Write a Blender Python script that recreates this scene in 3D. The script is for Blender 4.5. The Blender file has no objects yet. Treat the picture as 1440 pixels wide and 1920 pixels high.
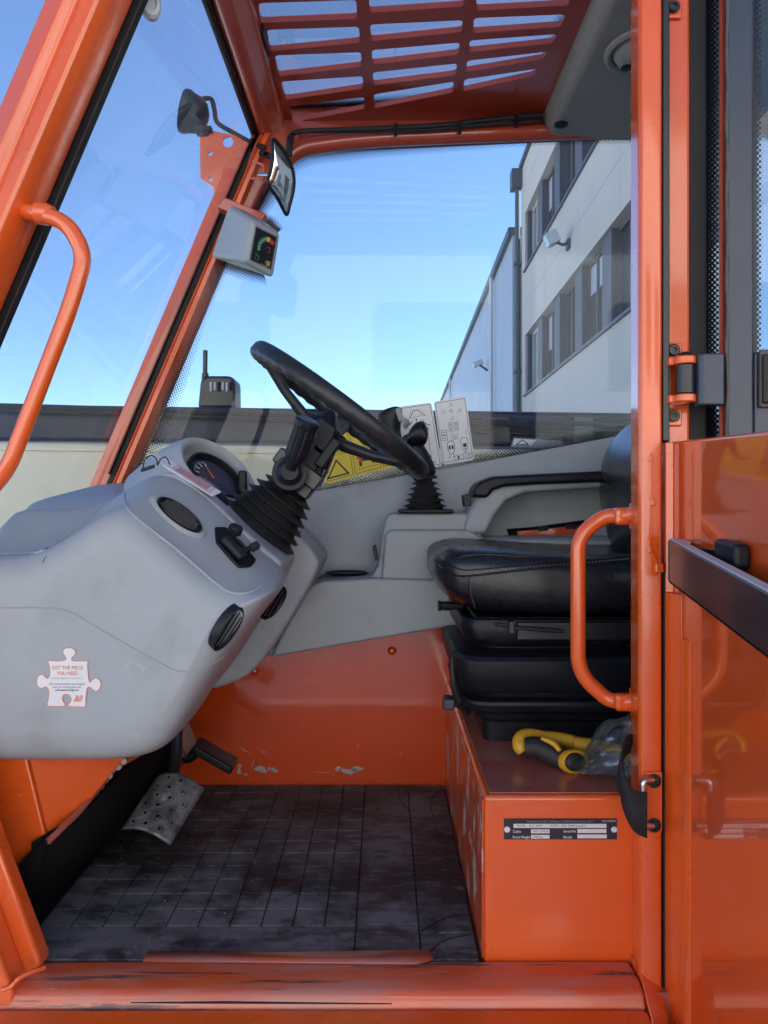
import bpy, bmesh, math, random
from mathutils import Vector, Matrix
from mathutils.bvhtree import BVHTree
random.seed(7)
SC = bpy.context.scene
COL = SC.collection
R = math.radians

# ------------------------------------------------------------------ camera, sky, sun, exposure
CAMZ = 1.6
cd = bpy.data.cameras.new('camera'); cam = bpy.data.objects.new('camera', cd); COL.objects.link(cam)
cam.location = (0, 0, CAMZ); cam.rotation_euler = (R(90), 0, 0)
cd.lens = 27.0; cd.sensor_width = 36.0; cd.sensor_fit = 'AUTO'; cd.shift_y = -0.013; cd.shift_x = -0.0005
cd.clip_start = 0.02; cd.clip_end = 2000
SC.camera = cam
SUN = Vector((0.72, 0.38, 0.58)).normalized()
w = bpy.data.worlds.new('World'); SC.world = w; w.use_nodes = True
nt = w.node_tree; nt.nodes.clear()
sky = nt.nodes.new('ShaderNodeTexSky'); sky.sky_type = 'NISHITA'; sky.sun_disc = False
sky.sun_elevation = math.asin(SUN.z); sky.sun_rotation = math.atan2(SUN.x, SUN.y)
sky.air_density = 1.0; sky.dust_density = 0.3; sky.ozone_density = 4.6; sky.altitude = 2500
bg = nt.nodes.new('ShaderNodeBackground'); bg.inputs['Strength'].default_value = 0.077
wo = nt.nodes.new('ShaderNodeOutputWorld')
nt.links.new(sky.outputs[0], bg.inputs[0]); nt.links.new(bg.outputs[0], wo.inputs[0])
sl = bpy.data.lights.new('sun', 'SUN'); sl.energy = 5.0; sl.angle = R(0.5); sl.color = (1, 0.95, 0.88)
so = bpy.data.objects.new('sun', sl); COL.objects.link(so); so.location = (10, 10, 20)
so.rotation_euler = (-SUN).to_track_quat('-Z', 'Y').to_euler()
SC.view_settings.view_transform = 'Standard'; SC.view_settings.look = 'None'
SC.view_settings.gamma = 1; SC.view_settings.exposure = 1.95; SC.view_settings.use_curve_mapping = False
try:
    SC.cycles.max_bounces = 8; SC.cycles.transparent_max_bounces = 16; SC.cycles.diffuse_bounces = 4
    SC.cycles.glossy_bounces = 5; SC.cycles.caustics_reflective = False
except Exception: pass

# ------------------------------------------------------------------ measured places (metres; eye height is z = CAMZ)
F, CX, CY = 1440.0, 721.0, 935.0
def xx(px, d): return (px - CX) / F * d
def zz(py, d): return CAMZ - (py - CY) / F * d
def at(px, py, d): return Vector((xx(px, d), d, zz(py, d)))

# ------------------------------------------------------------------ materials
def N(nt, t, **kw):
    n = nt.nodes.new(t)
    for k, v in kw.items(): setattr(n, k, v)
    return n
def mat(name, color, rough=0.5, metal=0.0, coat=0.0, coat_rough=0.05, var=None, bump=None, dirt=(), rvar=0.0, spec=0.5, coat_ior=1.5, rand=0.0):
    m = bpy.data.materials.new(name); m.use_nodes = True
    nt = m.node_tree; L = nt.links.new
    b = nt.nodes['Principled BSDF']
    b.inputs['Roughness'].default_value = rough; b.inputs['Metallic'].default_value = metal
    b.inputs['Coat IOR'].default_value = coat_ior; b.inputs['Coat Weight'].default_value = coat; b.inputs['Coat Roughness'].default_value = coat_rough
    b.inputs['Specular IOR Level'].default_value = spec
    g = N(nt, 'ShaderNodeNewGeometry').outputs['Position']
    rgb = N(nt, 'ShaderNodeRGB'); rgb.outputs[0].default_value = (*color, 1); c = rgb.outputs[0]
    def noise(scale, detail=4, stretch=None, rough_=0.55):
        n = N(nt, 'ShaderNodeTexNoise'); n.inputs['Scale'].default_value = scale
        n.inputs['Detail'].default_value = detail; n.inputs['Roughness'].default_value = rough_
        if stretch:
            mp = N(nt, 'ShaderNodeMapping'); mp.inputs['Scale'].default_value = stretch
            L(g, mp.inputs[0]); L(mp.outputs[0], n.inputs['Vector'])
        else: L(g, n.inputs['Vector'])
        return n.outputs[0]
    def ramp(src, lo, hi, a=0.0, z=1.0):
        r = N(nt, 'ShaderNodeMapRange'); r.inputs[1].default_value = lo; r.inputs[2].default_value = hi
        r.inputs[3].default_value = a; r.inputs[4].default_value = z
        L(src, r.inputs[0]); return r.outputs[0]
    if rand:
        oi = N(nt, 'ShaderNodeObjectInfo'); mx = N(nt, 'ShaderNodeVectorMath', operation='SCALE'); L(c, mx.inputs[0]); L(ramp(oi.outputs['Random'], 0, 1, 1-rand, 1+rand), mx.inputs['Scale']); c = mx.outputs[0]
    if var:
        f = ramp(noise(var[0]), 0.3, 0.7, 1 - var[1], 1 + var[1])
        mx = N(nt, 'ShaderNodeVectorMath', operation='SCALE'); L(c, mx.inputs[0]); L(f, mx.inputs['Scale']); c = mx.outputs[0]
    rsock = None
    if rvar:
        rsock = ramp(noise(7, 5), 0.3, 0.7, max(0.02, rough - rvar), rough + rvar)
    for dd in dirt:   # colour, scale, lo, hi, strength, stretch, roughness
        dc, sc, lo, hi, st = dd[:5]; stretch = dd[5] if len(dd) > 5 else None; dr = dd[6] if len(dd) > 6 else 0.7
        f = ramp(noise(sc, 6, stretch, 0.65), lo, hi, 0, st)
        mx = N(nt, 'ShaderNodeMix', data_type='RGBA'); L(f, mx.inputs[0]); L(c, mx.inputs[6]); mx.inputs[7].default_value = (*dc, 1)
        c = mx.outputs[2]
        mr = N(nt, 'ShaderNodeMix', data_type='FLOAT'); L(f, mr.inputs[0]); mr.inputs[3].default_value = dr
        if rsock is not None: L(rsock, mr.inputs[2])
        else: mr.inputs[2].default_value = rough
        rsock = mr.outputs[0]
        if coat:
            ic = N(nt, 'ShaderNodeMath', operation='MULTIPLY_ADD'); L(f, ic.inputs[0]); ic.inputs[1].default_value = -coat; ic.inputs[2].default_value = coat
            L(ic.outputs[0], b.inputs['Coat Weight'])
    L(c, b.inputs['Base Color'])
    if rsock is not None: L(rsock, b.inputs['Roughness'])
    if bump:
        bm_ = N(nt, 'ShaderNodeBump'); bm_.inputs['Strength'].default_value = bump[1]; bm_.inputs['Distance'].default_value = bump[2] if len(bump) > 2 else 0.001
        L(noise(bump[0], 3), bm_.inputs['Height']); L(bm_.outputs[0], b.inputs['Normal'])
        if coat: L(bm_.outputs[0], b.inputs['Coat Normal'])
    return m

ORC = (0.80, 0.115, 0.013)
M = {}
GRIME = ((0.16, 0.05, 0.03), 3.2, 0.58, 0.74, 0.35)
CHIPS = ((0.30, 0.28, 0.27), 34, 0.70, 0.712, 0.8)
M['orange'] = mat('orange_paint', ORC, 0.30, coat=0.8, coat_rough=0.06, coat_ior=1.6, var=(3, 0.09), bump=(230, 0.09, 0.0006),
                  dirt=[((0.50, 0.24, 0.17), 5, 0.54, 0.78, 0.25), GRIME, CHIPS], rvar=0.08)
M['orange_gloss'] = mat('glossy_orange_paint', (0.66, 0.09, 0.015), 0.20, coat=1.0, coat_rough=0.025, coat_ior=2.0, var=(2.5, 0.05), bump=(50, 0.03, 0.0006),
                  dirt=[((0.45, 0.24, 0.18), 4, 0.55, 0.8, 0.25)])
M['orange_worn'] = mat('worn_orange_paint', (0.64, 0.10, 0.028), 0.34, coat=0.5, coat_rough=0.12, coat_ior=1.6, var=(4, 0.14), bump=(90, 0.2, 0.001),
                  dirt=[((0.46, 0.25, 0.21), 7, 0.38, 0.62, 0.65, (0.7, 4, 4)), ((0.05, 0.04, 0.045), 7, 0.58, 0.64, 0.85, (0.55, 9, 5)), ((0.45, 0.42, 0.42), 26, 0.66, 0.69, 0.8, (0.4, 3, 3))])
M['orange_dusty'] = mat('dusty_orange_paint', (0.44, 0.085, 0.045), 0.34, coat=0.5, coat_rough=0.10, coat_ior=1.7, var=(6, 0.16), bump=(70, 0.1, 0.001),
                  dirt=[((0.30, 0.17, 0.16), 7, 0.38, 0.66, 0.65), ((0.06, 0.03, 0.03), 16, 0.62, 0.68, 0.6)])
M['orange_chipped'] = mat('chipped_orange_paint', (0.55, 0.085, 0.022), 0.34, coat=0.4, coat_rough=0.1, var=(6, 0.1),
                  dirt=[((0.50, 0.46, 0.46), 14, 0.545, 0.57, 0.9, (6, 1.4, 0.7)), ((0.10, 0.05, 0.05), 9, 0.60, 0.66, 0.5)])
M['orange_wall'] = mat('cab_wall_orange_paint', (0.64, 0.07, 0.008), 0.2, coat=1.0, coat_rough=0.04, coat_ior=1.7, var=(3, 0.06), bump=(70, 0.22, 0.0008),
                  dirt=[((0.30, 0.07, 0.04), 5, 0.55, 0.8, 0.35), ((0.38, 0.33, 0.33), 40, 0.70, 0.72, 0.7)])
M['chip'] = mat('bare_primer_grey', (0.38, 0.38, 0.40), 0.6, var=(60, 0.25))
M['roof_orange'] = mat('roof_orange_paint', (0.52, 0.075, 0.035), 0.3, coat=0.6, coat_rough=0.08, coat_ior=1.7, var=(4, 0.08), bump=(200, 0.05, 0.0006))
M['plastic'] = mat('grey_dash_plastic', (0.335, 0.37, 0.405), 0.46, var=(5, 0.05), bump=(1100, 0.35, 0.0005), rvar=0.06,
                  dirt=[((0.21, 0.21, 0.20), 8, 0.55, 0.78, 0.45), ((0.50, 0.50, 0.49), 26, 0.64, 0.70, 0.30), ((0.14, 0.14, 0.14), 70, 0.70, 0.74, 0.5)])
M['plastic_dark'] = mat('grey_headliner_plastic', (0.33, 0.335, 0.325), 0.65, var=(5, 0.04), bump=(1200, 0.15, 0.0005))
M['black'] = mat('black_plastic', (0.008, 0.009, 0.014), 0.42, spec=0.32, var=(20, 0.2), bump=(900, 0.1, 0.0004), dirt=[((0.06, 0.06, 0.07), 12, 0.58, 0.8, 0.3)])
M['rubber'] = mat('black_rubber', (0.012, 0.012, 0.014), 0.6, bump=(500, 0.1, 0.0005), dirt=[((0.06, 0.06, 0.065), 14, 0.5, 0.8, 0.35)])
M['wheel_rubber'] = mat('steering_wheel_rubber', (0.014, 0.016, 0.02), 0.38, bump=(1200, 0.15, 0.0004), var=(10, 0.2))
M['steel_black'] = mat('black_powder_coated_steel', (0.012, 0.014, 0.018), 0.36, coat=0.2, coat_rough=0.2, bump=(300, 0.08, 0.0005))
M['steel_slate'] = mat('slate_door_frame_paint', (0.026, 0.036, 0.062), 0.4, coat=0.3, coat_rough=0.2, bump=(220, 0.12, 0.0006), var=(6, 0.12))
M['leather'] = mat('black_vinyl', (0.012, 0.013, 0.017), 0.25, var=(9, 0.2), bump=(420, 0.35, 0.0009), rvar=0.08)
M['metal'] = mat('bare_steel', (0.55, 0.55, 0.56), 0.28, metal=1.0, var=(60, 0.15))
M['grit'] = mat('pale_grit', (0.22, 0.21, 0.20), 0.9)
M['pedal'] = mat('worn_pedal_steel', (0.16, 0.16, 0.17), 0.5, metal=0.35, bump=(60, 0.4, 0.002),
                 dirt=[((0.02, 0.02, 0.024), 22, 0.45, 0.6, 0.8), ((0.42, 0.42, 0.44), 30, 0.6, 0.72, 0.7)])
MATDIRT = [((0.20, 0.205, 0.225), 5, 0.44, 0.60, 0.8, None, 0.75), ((0.018, 0.018, 0.021), 11, 0.48, 0.60, 0.75, (1, 1.8, 1), 0.42),
           ((0.24, 0.24, 0.25), 24, 0.54, 0.70, 0.6, (1, 2.5, 1), 0.85), ((0.40, 0.40, 0.40), 120, 0.70, 0.73, 0.6, None, 0.85)]
M['mat'] = mat('dusty_rubber_mat', (0.045, 0.048, 0.055), 0.6, bump=(160, 0.6, 0.001), dirt=MATDIRT, rvar=0.14, rand=0.35, spec=0.25)
M['matgap'] = mat('mat_groove_rubber', (0.012, 0.012, 0.013), 0.7)
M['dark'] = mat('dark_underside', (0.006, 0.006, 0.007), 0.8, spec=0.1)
M['gloss_black'] = mat('gloss_black_paint', (0.012, 0.014, 0.02), 0.30, coat=0.5, coat_rough=0.18, coat_ior=1.45, bump=(60, 0.03, 0.0006))
M['white'] = mat('white_sticker', (0.72, 0.73, 0.76), 0.4, var=(12, 0.03))
M['ink'] = mat('black_ink', (0.02, 0.02, 0.03), 0.5)
M['ink_grey'] = mat('grey_ink', (0.32, 0.34, 0.40), 0.5)
M['ink_orange'] = mat('orange_ink', (0.75, 0.17, 0.06), 0.5)
M['ink_red'] = mat('red_ink', (0.6, 0.03, 0.03), 0.5)
M['ink_blue'] = mat('dark_blue_ink', (0.05, 0.06, 0.18), 0.5)
M['yellow'] = mat('yellow_sticker', (0.72, 0.55, 0.03), 0.4)
M['green'] = mat('green_lamp_lens', (0.02, 0.25, 0.13), 0.3)
M['amber'] = mat('amber_lamp_lens', (0.75, 0.5, 0.08), 0.3)
M['redlens'] = mat('red_lamp_lens', (0.45, 0.04, 0.04), 0.3)
M['tool_yellow'] = mat('yellow_tool_grip', (0.62, 0.34, 0.02), 0.42, bump=(300, 0.1, 0.0005), dirt=[((0.2, 0.13, 0.05), 20, 0.55, 0.75, 0.4)])
M['tool_black'] = mat('black_tool_grip', (0.016, 0.017, 0.02), 0.6, bump=(700, 0.3, 0.0008), dirt=[((0.1, 0.1, 0.1), 60, 0.6, 0.75, 0.4)])
M['webbing'] = mat('black_webbing', (0.014, 0.014, 0.016), 0.8, bump=(900, 0.5, 0.001))
M['cream'] = mat('cream_paint', (0.72, 0.69, 0.52), 0.35, coat=0.3, var=(2, 0.05), dirt=[((0.42, 0.37, 0.24), 3, 0.5, 0.8, 0.3)])
M['boom_dark'] = mat('dark_boom_steel', (0.014, 0.022, 0.045), 0.4, spec=0.25, coat=0.1, coat_rough=0.12, var=(3, 0.15), dirt=[((0.07, 0.085, 0.12), 4, 0.5, 0.8, 0.3)])
M['screen'] = mat('display_black', (0.008, 0.010, 0.022), 0.45, spec=0.3)
M['plaster'] = mat('pale_plaster', (0.53, 0.50, 0.46), 0.9, var=(0.6, 0.05), bump=(40, 0.1, 0.004), dirt=[((0.40, 0.38, 0.35), 0.8, 0.5, 0.8, 0.3, (1, 1, 0.3))])
M['plaster_bright'] = mat('white_render', (0.85, 0.83, 0.78), 0.9, var=(0.4, 0.03))
M['brown_frame'] = mat('dark_window_surround', (0.10, 0.095, 0.11), 0.6, var=(2, 0.1))
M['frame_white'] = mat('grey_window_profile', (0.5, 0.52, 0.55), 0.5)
M['cladding'] = mat('blue_grey_cladding', (0.36, 0.41, 0.47), 0.45, var=(0.8, 0.06))
M['cladding_dark'] = mat('dark_flashing', (0.08, 0.095, 0.12), 0.5)
M['concrete'] = mat('concrete_yard', (0.50, 0.48, 0.44), 0.9, var=(0.7, 0.12), bump=(20, 0.3, 0.01), dirt=[((0.22, 0.21, 0.2), 1.3, 0.5, 0.7, 0.4)])
M['winglass'] = mat('building_window_glass', (0.05, 0.075, 0.085), 0.06, spec=0.9, coat=1.0, coat_rough=0.02)
M['mirror'] = mat('mirror_glass', (0.75, 0.8, 0.82), 0.02, metal=1.0)
M['dial'] = mat('instrument_dial', (0.05, 0.055, 0.10), 0.25, coat=0.9, coat_rough=0.04)
M['seal_brown'] = mat('weathered_seal', (0.10, 0.085, 0.07), 0.7, var=(60, 0.3))

def glass_mat(name, tint=(0.90, 0.95, 0.97), haze=0.022, smear=0.03, rough=0.0, fres=0.7):
    m = bpy.data.materials.new(name); m.use_nodes = True; nt = m.node_tree; nt.nodes.clear(); L = nt.links.new
    out = N(nt, 'ShaderNodeOutputMaterial')
    tr = N(nt, 'ShaderNodeBsdfTransparent'); tr.inputs[0].default_value = (*tint, 1)
    gl = N(nt, 'ShaderNodeBsdfGlossy'); gl.inputs['Roughness'].default_value = rough; gl.inputs[0].default_value = (1, 1, 1, 1)
    fr = N(nt, 'ShaderNodeFresnel'); fr.inputs[0].default_value = 1.5
    mul = N(nt, 'ShaderNodeMath', operation='MULTIPLY'); mul.inputs[1].default_value = fres; mul.use_clamp = True; L(fr.outputs[0], mul.inputs[0])
    mx = N(nt, 'ShaderNodeMixShader'); L(mul.outputs[0], mx.inputs[0]); L(tr.outputs[0], mx.inputs[1]); L(gl.outputs[0], mx.inputs[2])
    df = N(nt, 'ShaderNodeBsdfTranslucent'); df.inputs[0].default_value = (0.75, 0.78, 0.8, 1)
    df2 = N(nt, 'ShaderNodeBsdfDiffuse'); df2.inputs[0].default_value = (0.7, 0.72, 0.75, 1)
    dm = N(nt, 'ShaderNodeMixShader'); L(df.outputs[0], dm.inputs[1]); L(df2.outputs[0], dm.inputs[2])
    g = N(nt, 'ShaderNodeNewGeometry')
    mp = N(nt, 'ShaderNodeMapping'); mp.inputs['Rotation'].default_value = (0.3, 0.5, 0.2); mp.inputs['Scale'].default_value = (9, 9, 2.2)
    L(g.outputs['Position'], mp.inputs[0])
    n = N(nt, 'ShaderNodeTexNoise'); n.inputs['Scale'].default_value = 1.0; n.inputs['Detail'].default_value = 6; n.inputs['Distortion'].default_value = 1.2
    L(mp.outputs[0], n.inputs['Vector'])
    r = N(nt, 'ShaderNodeMapRange'); r.inputs[1].default_value = 0.5; r.inputs[2].default_value = 0.8; r.inputs[3].default_value = haze; r.inputs[4].default_value = haze + smear
    L(n.outputs[0], r.inputs[0])
    m2 = N(nt, 'ShaderNodeMixShader'); L(r.outputs[0], m2.inputs[0]); L(mx.outputs[0], m2.inputs[1]); L(dm.outputs[0], m2.inputs[2])
    L(m2.outputs[0], out.inputs[0])
    return m
M['glass'] = glass_mat('cab_window_glass')
M['glass_wind'] = glass_mat('windscreen_glass', (0.90, 0.95, 0.98), 0.03, 0.07, fres=0.13)
M['glass_roof'] = glass_mat('roof_glass', (0.92, 0.96, 0.97), 0.22, 0.08, fres=0.4)

def frit_mat(name, pitch=0.0062, solid=0.25):
    m = bpy.data.materials.new(name); m.use_nodes = True; nt = m.node_tree; nt.nodes.clear(); L = nt.links.new
    out = N(nt, 'ShaderNodeOutputMaterial'); tr = N(nt, 'ShaderNodeBsdfTransparent')
    b = N(nt, 'ShaderNodeBsdfPrincipled'); b.inputs['Base Color'].default_value = (0.006, 0.007, 0.012, 1); b.inputs['Roughness'].default_value = 0.25
    uv = N(nt, 'ShaderNodeTexCoord').outputs['UV']
    sep = N(nt, 'ShaderNodeSeparateXYZ'); L(uv, sep.inputs[0])      # u = metres along, v = metres across, z unused
    def grid(off):
        a = N(nt, 'ShaderNodeVectorMath', operation='SCALE'); L(uv, a.inputs[0]); a.inputs['Scale'].default_value = 1.0 / pitch
        o = N(nt, 'ShaderNodeVectorMath', operation='ADD'); L(a.outputs[0], o.inputs[0]); o.inputs[1].default_value = (off, off, 0)
        f = N(nt, 'ShaderNodeVectorMath', operation='FRACTION'); L(o.outputs[0], f.inputs[0])
        s = N(nt, 'ShaderNodeVectorMath', operation='SUBTRACT'); L(f.outputs[0], s.inputs[0]); s.inputs[1].default_value = (0.5, 0.5, 0)
        m_ = N(nt, 'ShaderNodeVectorMath', operation='MULTIPLY'); L(s.outputs[0], m_.inputs[0]); m_.inputs[1].default_value = (1, 1, 0)
        l = N(nt, 'ShaderNodeVectorMath', operation='LENGTH'); L(m_.outputs[0], l.inputs[0]); return l.outputs['Value']
    mn = N(nt, 'ShaderNodeMath', operation='MINIMUM'); L(grid(0.0), mn.inputs[0]); L(grid(0.5), mn.inputs[1])
    at_ = N(nt, 'ShaderNodeAttribute'); at_.attribute_name = 'across'
    r = N(nt, 'ShaderNodeMapRange'); r.inputs[1].default_value = solid; r.inputs[2].default_value = 1.0; r.inputs[3].default_value = 0.52; r.inputs[4].default_value = 0.14
    L(at_.outputs['Fac'], r.inputs[0])
    lt = N(nt, 'ShaderNodeMath', operation='LESS_THAN'); L(mn.outputs[0], lt.inputs[0]); L(r.outputs[0], lt.inputs[1])
    so_ = N(nt, 'ShaderNodeMath', operation='LESS_THAN'); L(at_.outputs['Fac'], so_.inputs[0]); so_.inputs[1].default_value = solid
    mxx = N(nt, 'ShaderNodeMath', operation='MAXIMUM'); L(lt.outputs[0], mxx.inputs[0]); L(so_.outputs[0], mxx.inputs[1])
    mx = N(nt, 'ShaderNodeMixShader'); L(mxx.outputs[0], mx.inputs[0]); L(tr.outputs[0], mx.inputs[1]); L(b.outputs[0], mx.inputs[2]); L(mx.outputs[0], out.inputs[0])
    return m
M['frit'] = frit_mat('black_dot_border', 0.0082, 0.2)
M['frit_wide'] = frit_mat('black_dot_border_wide', 0.0085, 0.05)

def bag_mat():
    m = bpy.data.materials.new('clear_polythene'); m.use_nodes = True; nt = m.node_tree; nt.nodes.clear(); L = nt.links.new
    out = N(nt, 'ShaderNodeOutputMaterial'); tr = N(nt, 'ShaderNodeBsdfTransparent'); tr.inputs[0].default_value = (0.80, 0.84, 0.88, 1)
    gl = N(nt, 'ShaderNodeBsdfGlossy'); gl.inputs['Roughness'].default_value = 0.12
    df = N(nt, 'ShaderNodeBsdfDiffuse'); df.inputs[0].default_value = (0.5, 0.56, 0.62, 1)
    a = N(nt, 'ShaderNodeMixShader'); a.inputs[0].default_value = 0.3; L(gl.outputs[0], a.inputs[1]); L(df.outputs[0], a.inputs[2])
    lw = N(nt, 'ShaderNodeLayerWeight'); lw.inputs[0].default_value = 0.35
    r = N(nt, 'ShaderNodeMapRange'); r.inputs[3].default_value = 0.10; r.inputs[4].default_value = 0.75; L(lw.outputs['Fresnel'], r.inputs[0])
    b = N(nt, 'ShaderNodeMixShader'); L(r.outputs[0], b.inputs[0]); L(tr.outputs[0], b.inputs[1]); L(a.outputs[0], b.inputs[2]); L(b.outputs[0], out.inputs[0])
    return m
M['bag'] = bag_mat()

# ------------------------------------------------------------------ mesh helpers
def frame_of(t):
    t = t.normalized(); a = Vector((0, 1, 0)) if abs(t.y) < 0.9 else Vector((1, 0, 0))
    u = t.cross(a).normalized(); return u, u.cross(t).normalized()
class MB:
    def __init__(s): s.v = []; s.f = []; s.mi = []; s.cur = 0
    def add(s, vs, fs):
        o = len(s.v); s.v += [Vector(p) for p in vs]
        for f in fs: s.f.append([i + o for i in f]); s.mi.append(s.cur)
        return s
    def box(s, x0, x1, y0, y1, z0, z1):
        if x0 > x1: x0, x1 = x1, x0
        if y0 > y1: y0, y1 = y1, y0
        if z0 > z1: z0, z1 = z1, z0
        vs = [(x, y, z) for x in (x0, x1) for y in (y0, y1) for z in (z0, z1)]
        return s.add(vs, [(0,1,3,2),(4,6,7,5),(0,4,5,1),(2,3,7,6),(0,2,6,4),(1,5,7,3)])
    def obox(s, c, ax, ay, az):      # oriented box, half vectors
        c = Vector(c); ax = Vector(ax); ay = Vector(ay); az = Vector(az)
        vs = [c + i*ax + j*ay + k*az for i in (-1,1) for j in (-1,1) for k in (-1,1)]
        return s.add(vs, [(0,1,3,2),(4,6,7,5),(0,4,5,1),(2,3,7,6),(0,2,6,4),(1,5,7,3)])
    def prism(s, poly, off):
        off = Vector(off); n = len(poly); vs = [Vector(p) for p in poly] + [Vector(p) + off for p in poly]
        fs = [list(range(n))[::-1], [i + n for i in range(n)]] + [[i, (i+1) % n, (i+1) % n + n, i + n] for i in range(n)]
        return s.add(vs, fs)
    def tube(s, pts, r, seg=12, caps=True, squash=None):
        pts = [Vector(p) for p in pts]; n = len(pts); rs = r if isinstance(r, (list, tuple)) else [r] * n
        t0 = (pts[1] - pts[0]).normalized(); u, v = frame_of(t0); vs = []
        for i, p in enumerate(pts):
            t = (pts[min(i+1, n-1)] - pts[max(i-1, 0)]).normalized()
            u = (u - t * u.dot(t)).normalized(); v = t.cross(u)
            for k in range(seg):
                a = 2*math.pi*k/seg; sq = squash or (1, 1)
                vs.append(p + (u*math.cos(a)*sq[0] + v*math.sin(a)*sq[1]) * rs[i])
        fs = [[i*seg+k, i*seg+(k+1) % seg, (i+1)*seg+(k+1) % seg, (i+1)*seg+k] for i in range(n-1) for k in range(seg)]
        if caps: fs += [list(range(seg))[::-1], [(n-1)*seg+k for k in range(seg)]]
        return s.add(vs, fs)
    def lathe(s, o, axis, prof, seg=32, su=1.0, sv=1.0, u=None, caps=True):   # prof: (radius, height)
        o = Vector(o); axis = Vector(axis).normalized()
        if u is None: u, v = frame_of(axis)
        else: u = Vector(u); u = (u - axis*u.dot(axis)).normalized(); v = axis.cross(u)
        vs = []
        for r_, h in prof:
            for k in range(seg):
                a = 2*math.pi*k/seg; vs.append(o + axis*h + u*(r_*su*math.cos(a)) + v*(r_*sv*math.sin(a)))
        n = len(prof)
        fs = [[i*seg+k, i*seg+(k+1) % seg, (i+1)*seg+(k+1) % seg, (i+1)*seg+k] for i in range(n-1) for k in range(seg)]
        if caps: fs += [list(range(seg))[::-1], [(n-1)*seg+k for k in range(seg)]]
        return s.add(vs, fs)
    def loft(s, secs, closed=True, caps=True):
        m = len(secs[0]); n = len(secs); vs = [p for sec in secs for p in sec]
        kk = m if closed else m-1
        fs = [[i*m+k, i*m+(k+1) % m, (i+1)*m+(k+1) % m, (i+1)*m+k] for i in range(n-1) for k in range(kk)]
        if caps and closed: fs += [list(range(m))[::-1], [(n-1)*m+k for k in range(m)]]
        return s.add(vs, fs)
    def build(s, name, mats, parent=None, bevel=0.0, seg=2, smooth=35, subd=0, solid=0.0, label=None, weld=False):
        return link(name, s.v, s.f, mats, parent, bevel, seg, smooth, subd, solid, label, s.mi)
WL = {}
def wl(o): return WL.get(o.name, Vector((0, 0, 0))) if o else Vector((0, 0, 0))
def link(name, v, f, mats, parent=None, bevel=0, seg=2, smooth=35, subd=0, solid=0, label=None, mi=None):
    lo = Vector([min(p[i] for p in v) for i in range(3)]); hi = Vector([max(p[i] for p in v) for i in range(3)]); c = (lo + hi)/2
    me = bpy.data.meshes.new(name); me.from_pydata([Vector(p) - c for p in v], [], f)
    if not isinstance(mats, (list, tuple)): mats = [mats]
    for m in mats: me.materials.append(m)
    if mi and len(mats) > 1: me.polygons.foreach_set('material_index', mi)
    bm = bmesh.new(); bm.from_mesh(me); bmesh.ops.recalc_face_normals(bm, faces=bm.faces); bm.to_mesh(me); bm.free()
    if smooth:
        me.shade_smooth(); me.set_sharp_from_angle(angle=R(180 if subd else smooth))
    o = bpy.data.objects.new(name, me); COL.objects.link(o); WL[o.name] = c
    o.location = c - wl(parent)
    if parent: o.parent = parent
    if solid:
        md = o.modifiers.new('solid', 'SOLIDIFY'); md.thickness = solid; md.offset = 0
    if bevel:
        md = o.modifiers.new('bevel', 'BEVEL'); md.width = bevel; md.segments = seg; md.limit_method = 'ANGLE'; md.angle_limit = R(35); md.harden_normals = bool(smooth)
        md.use_clamp_overlap = True
    if subd:
        md = o.modifiers.new('subd', 'SUBSURF'); md.levels = subd; md.render_levels = subd
    if label: o['label'] = label
    return o
def root(name, loc, label, cat, group=None):
    o = bpy.data.objects.new(name, None); COL.objects.link(o); o.location = loc; WL[o.name] = Vector(loc); o.empty_display_size = 0.2
    o['label'] = label; o['category'] = cat
    if group: o['group'] = group
    return o
def tag(o, label, cat, group=None):
    o['label'] = label; o['category'] = cat
    if group: o['group'] = group
    return o
def poly2(pts, d): return [at(x, y, d) for x, y in pts]
def plate(pts, d0, d1, name, m, parent, bevel=0.004, seg=2, label=None, smooth=35):   # outline at distance d0, pushed straight back to d1
    P = poly2(pts, d0); b = MB().prism(P, (0, d1-d0, 0)); return b.build(name, m, parent, bevel, seg, smooth, label=label)
def cat(pts, n=8, closed=False):
    pts = [Vector(p) for p in pts]; out = []; m = len(pts)
    rng = range(m if closed else m-1)
    for i in rng:
        if closed: p0, p1, p2, p3 = pts[i-1], pts[i], pts[(i+1) % m], pts[(i+2) % m]
        else: p0, p1, p2, p3 = pts[max(i-1, 0)], pts[i], pts[i+1], pts[min(i+2, m-1)]
        for k in range(n):
            t = k/n; out.append(0.5*((2*p1)+(-p0+p2)*t+(2*p0-5*p1+4*p2-p3)*t*t+(-p0+3*p1-3*p2+p3)*t**3))
    if not closed: out.append(pts[-1])
    return out
def fillet(pts, r, n=8):
    pts = [Vector(p) for p in pts]; out = [pts[0]]
    for i in range(1, len(pts)-1):
        a = (pts[i-1]-pts[i]); b = (pts[i+1]-pts[i]); q = min(r, a.length*0.48, b.length*0.48)
        A = pts[i]+a.normalized()*q; B = pts[i]+b.normalized()*q
        for k in range(n+1):
            t = k/n; out.append(A*(1-t)**2 + pts[i]*2*t*(1-t) + B*t*t)
    out.append(pts[-1]); return out
def rrect(cx, cy, hx, hy, r, n=4):
    out = []
    for sx, sy, a0 in ((1,1,0), (-1,1,90), (-1,-1,180), (1,-1,270)):
        for k in range(n+1):
            a = R(a0 + 90*k/n); out.append((cx+sx*(hx-r)+r*math.cos(a), cy+sy*(hy-r)+r*math.sin(a)))
    return out
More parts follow.
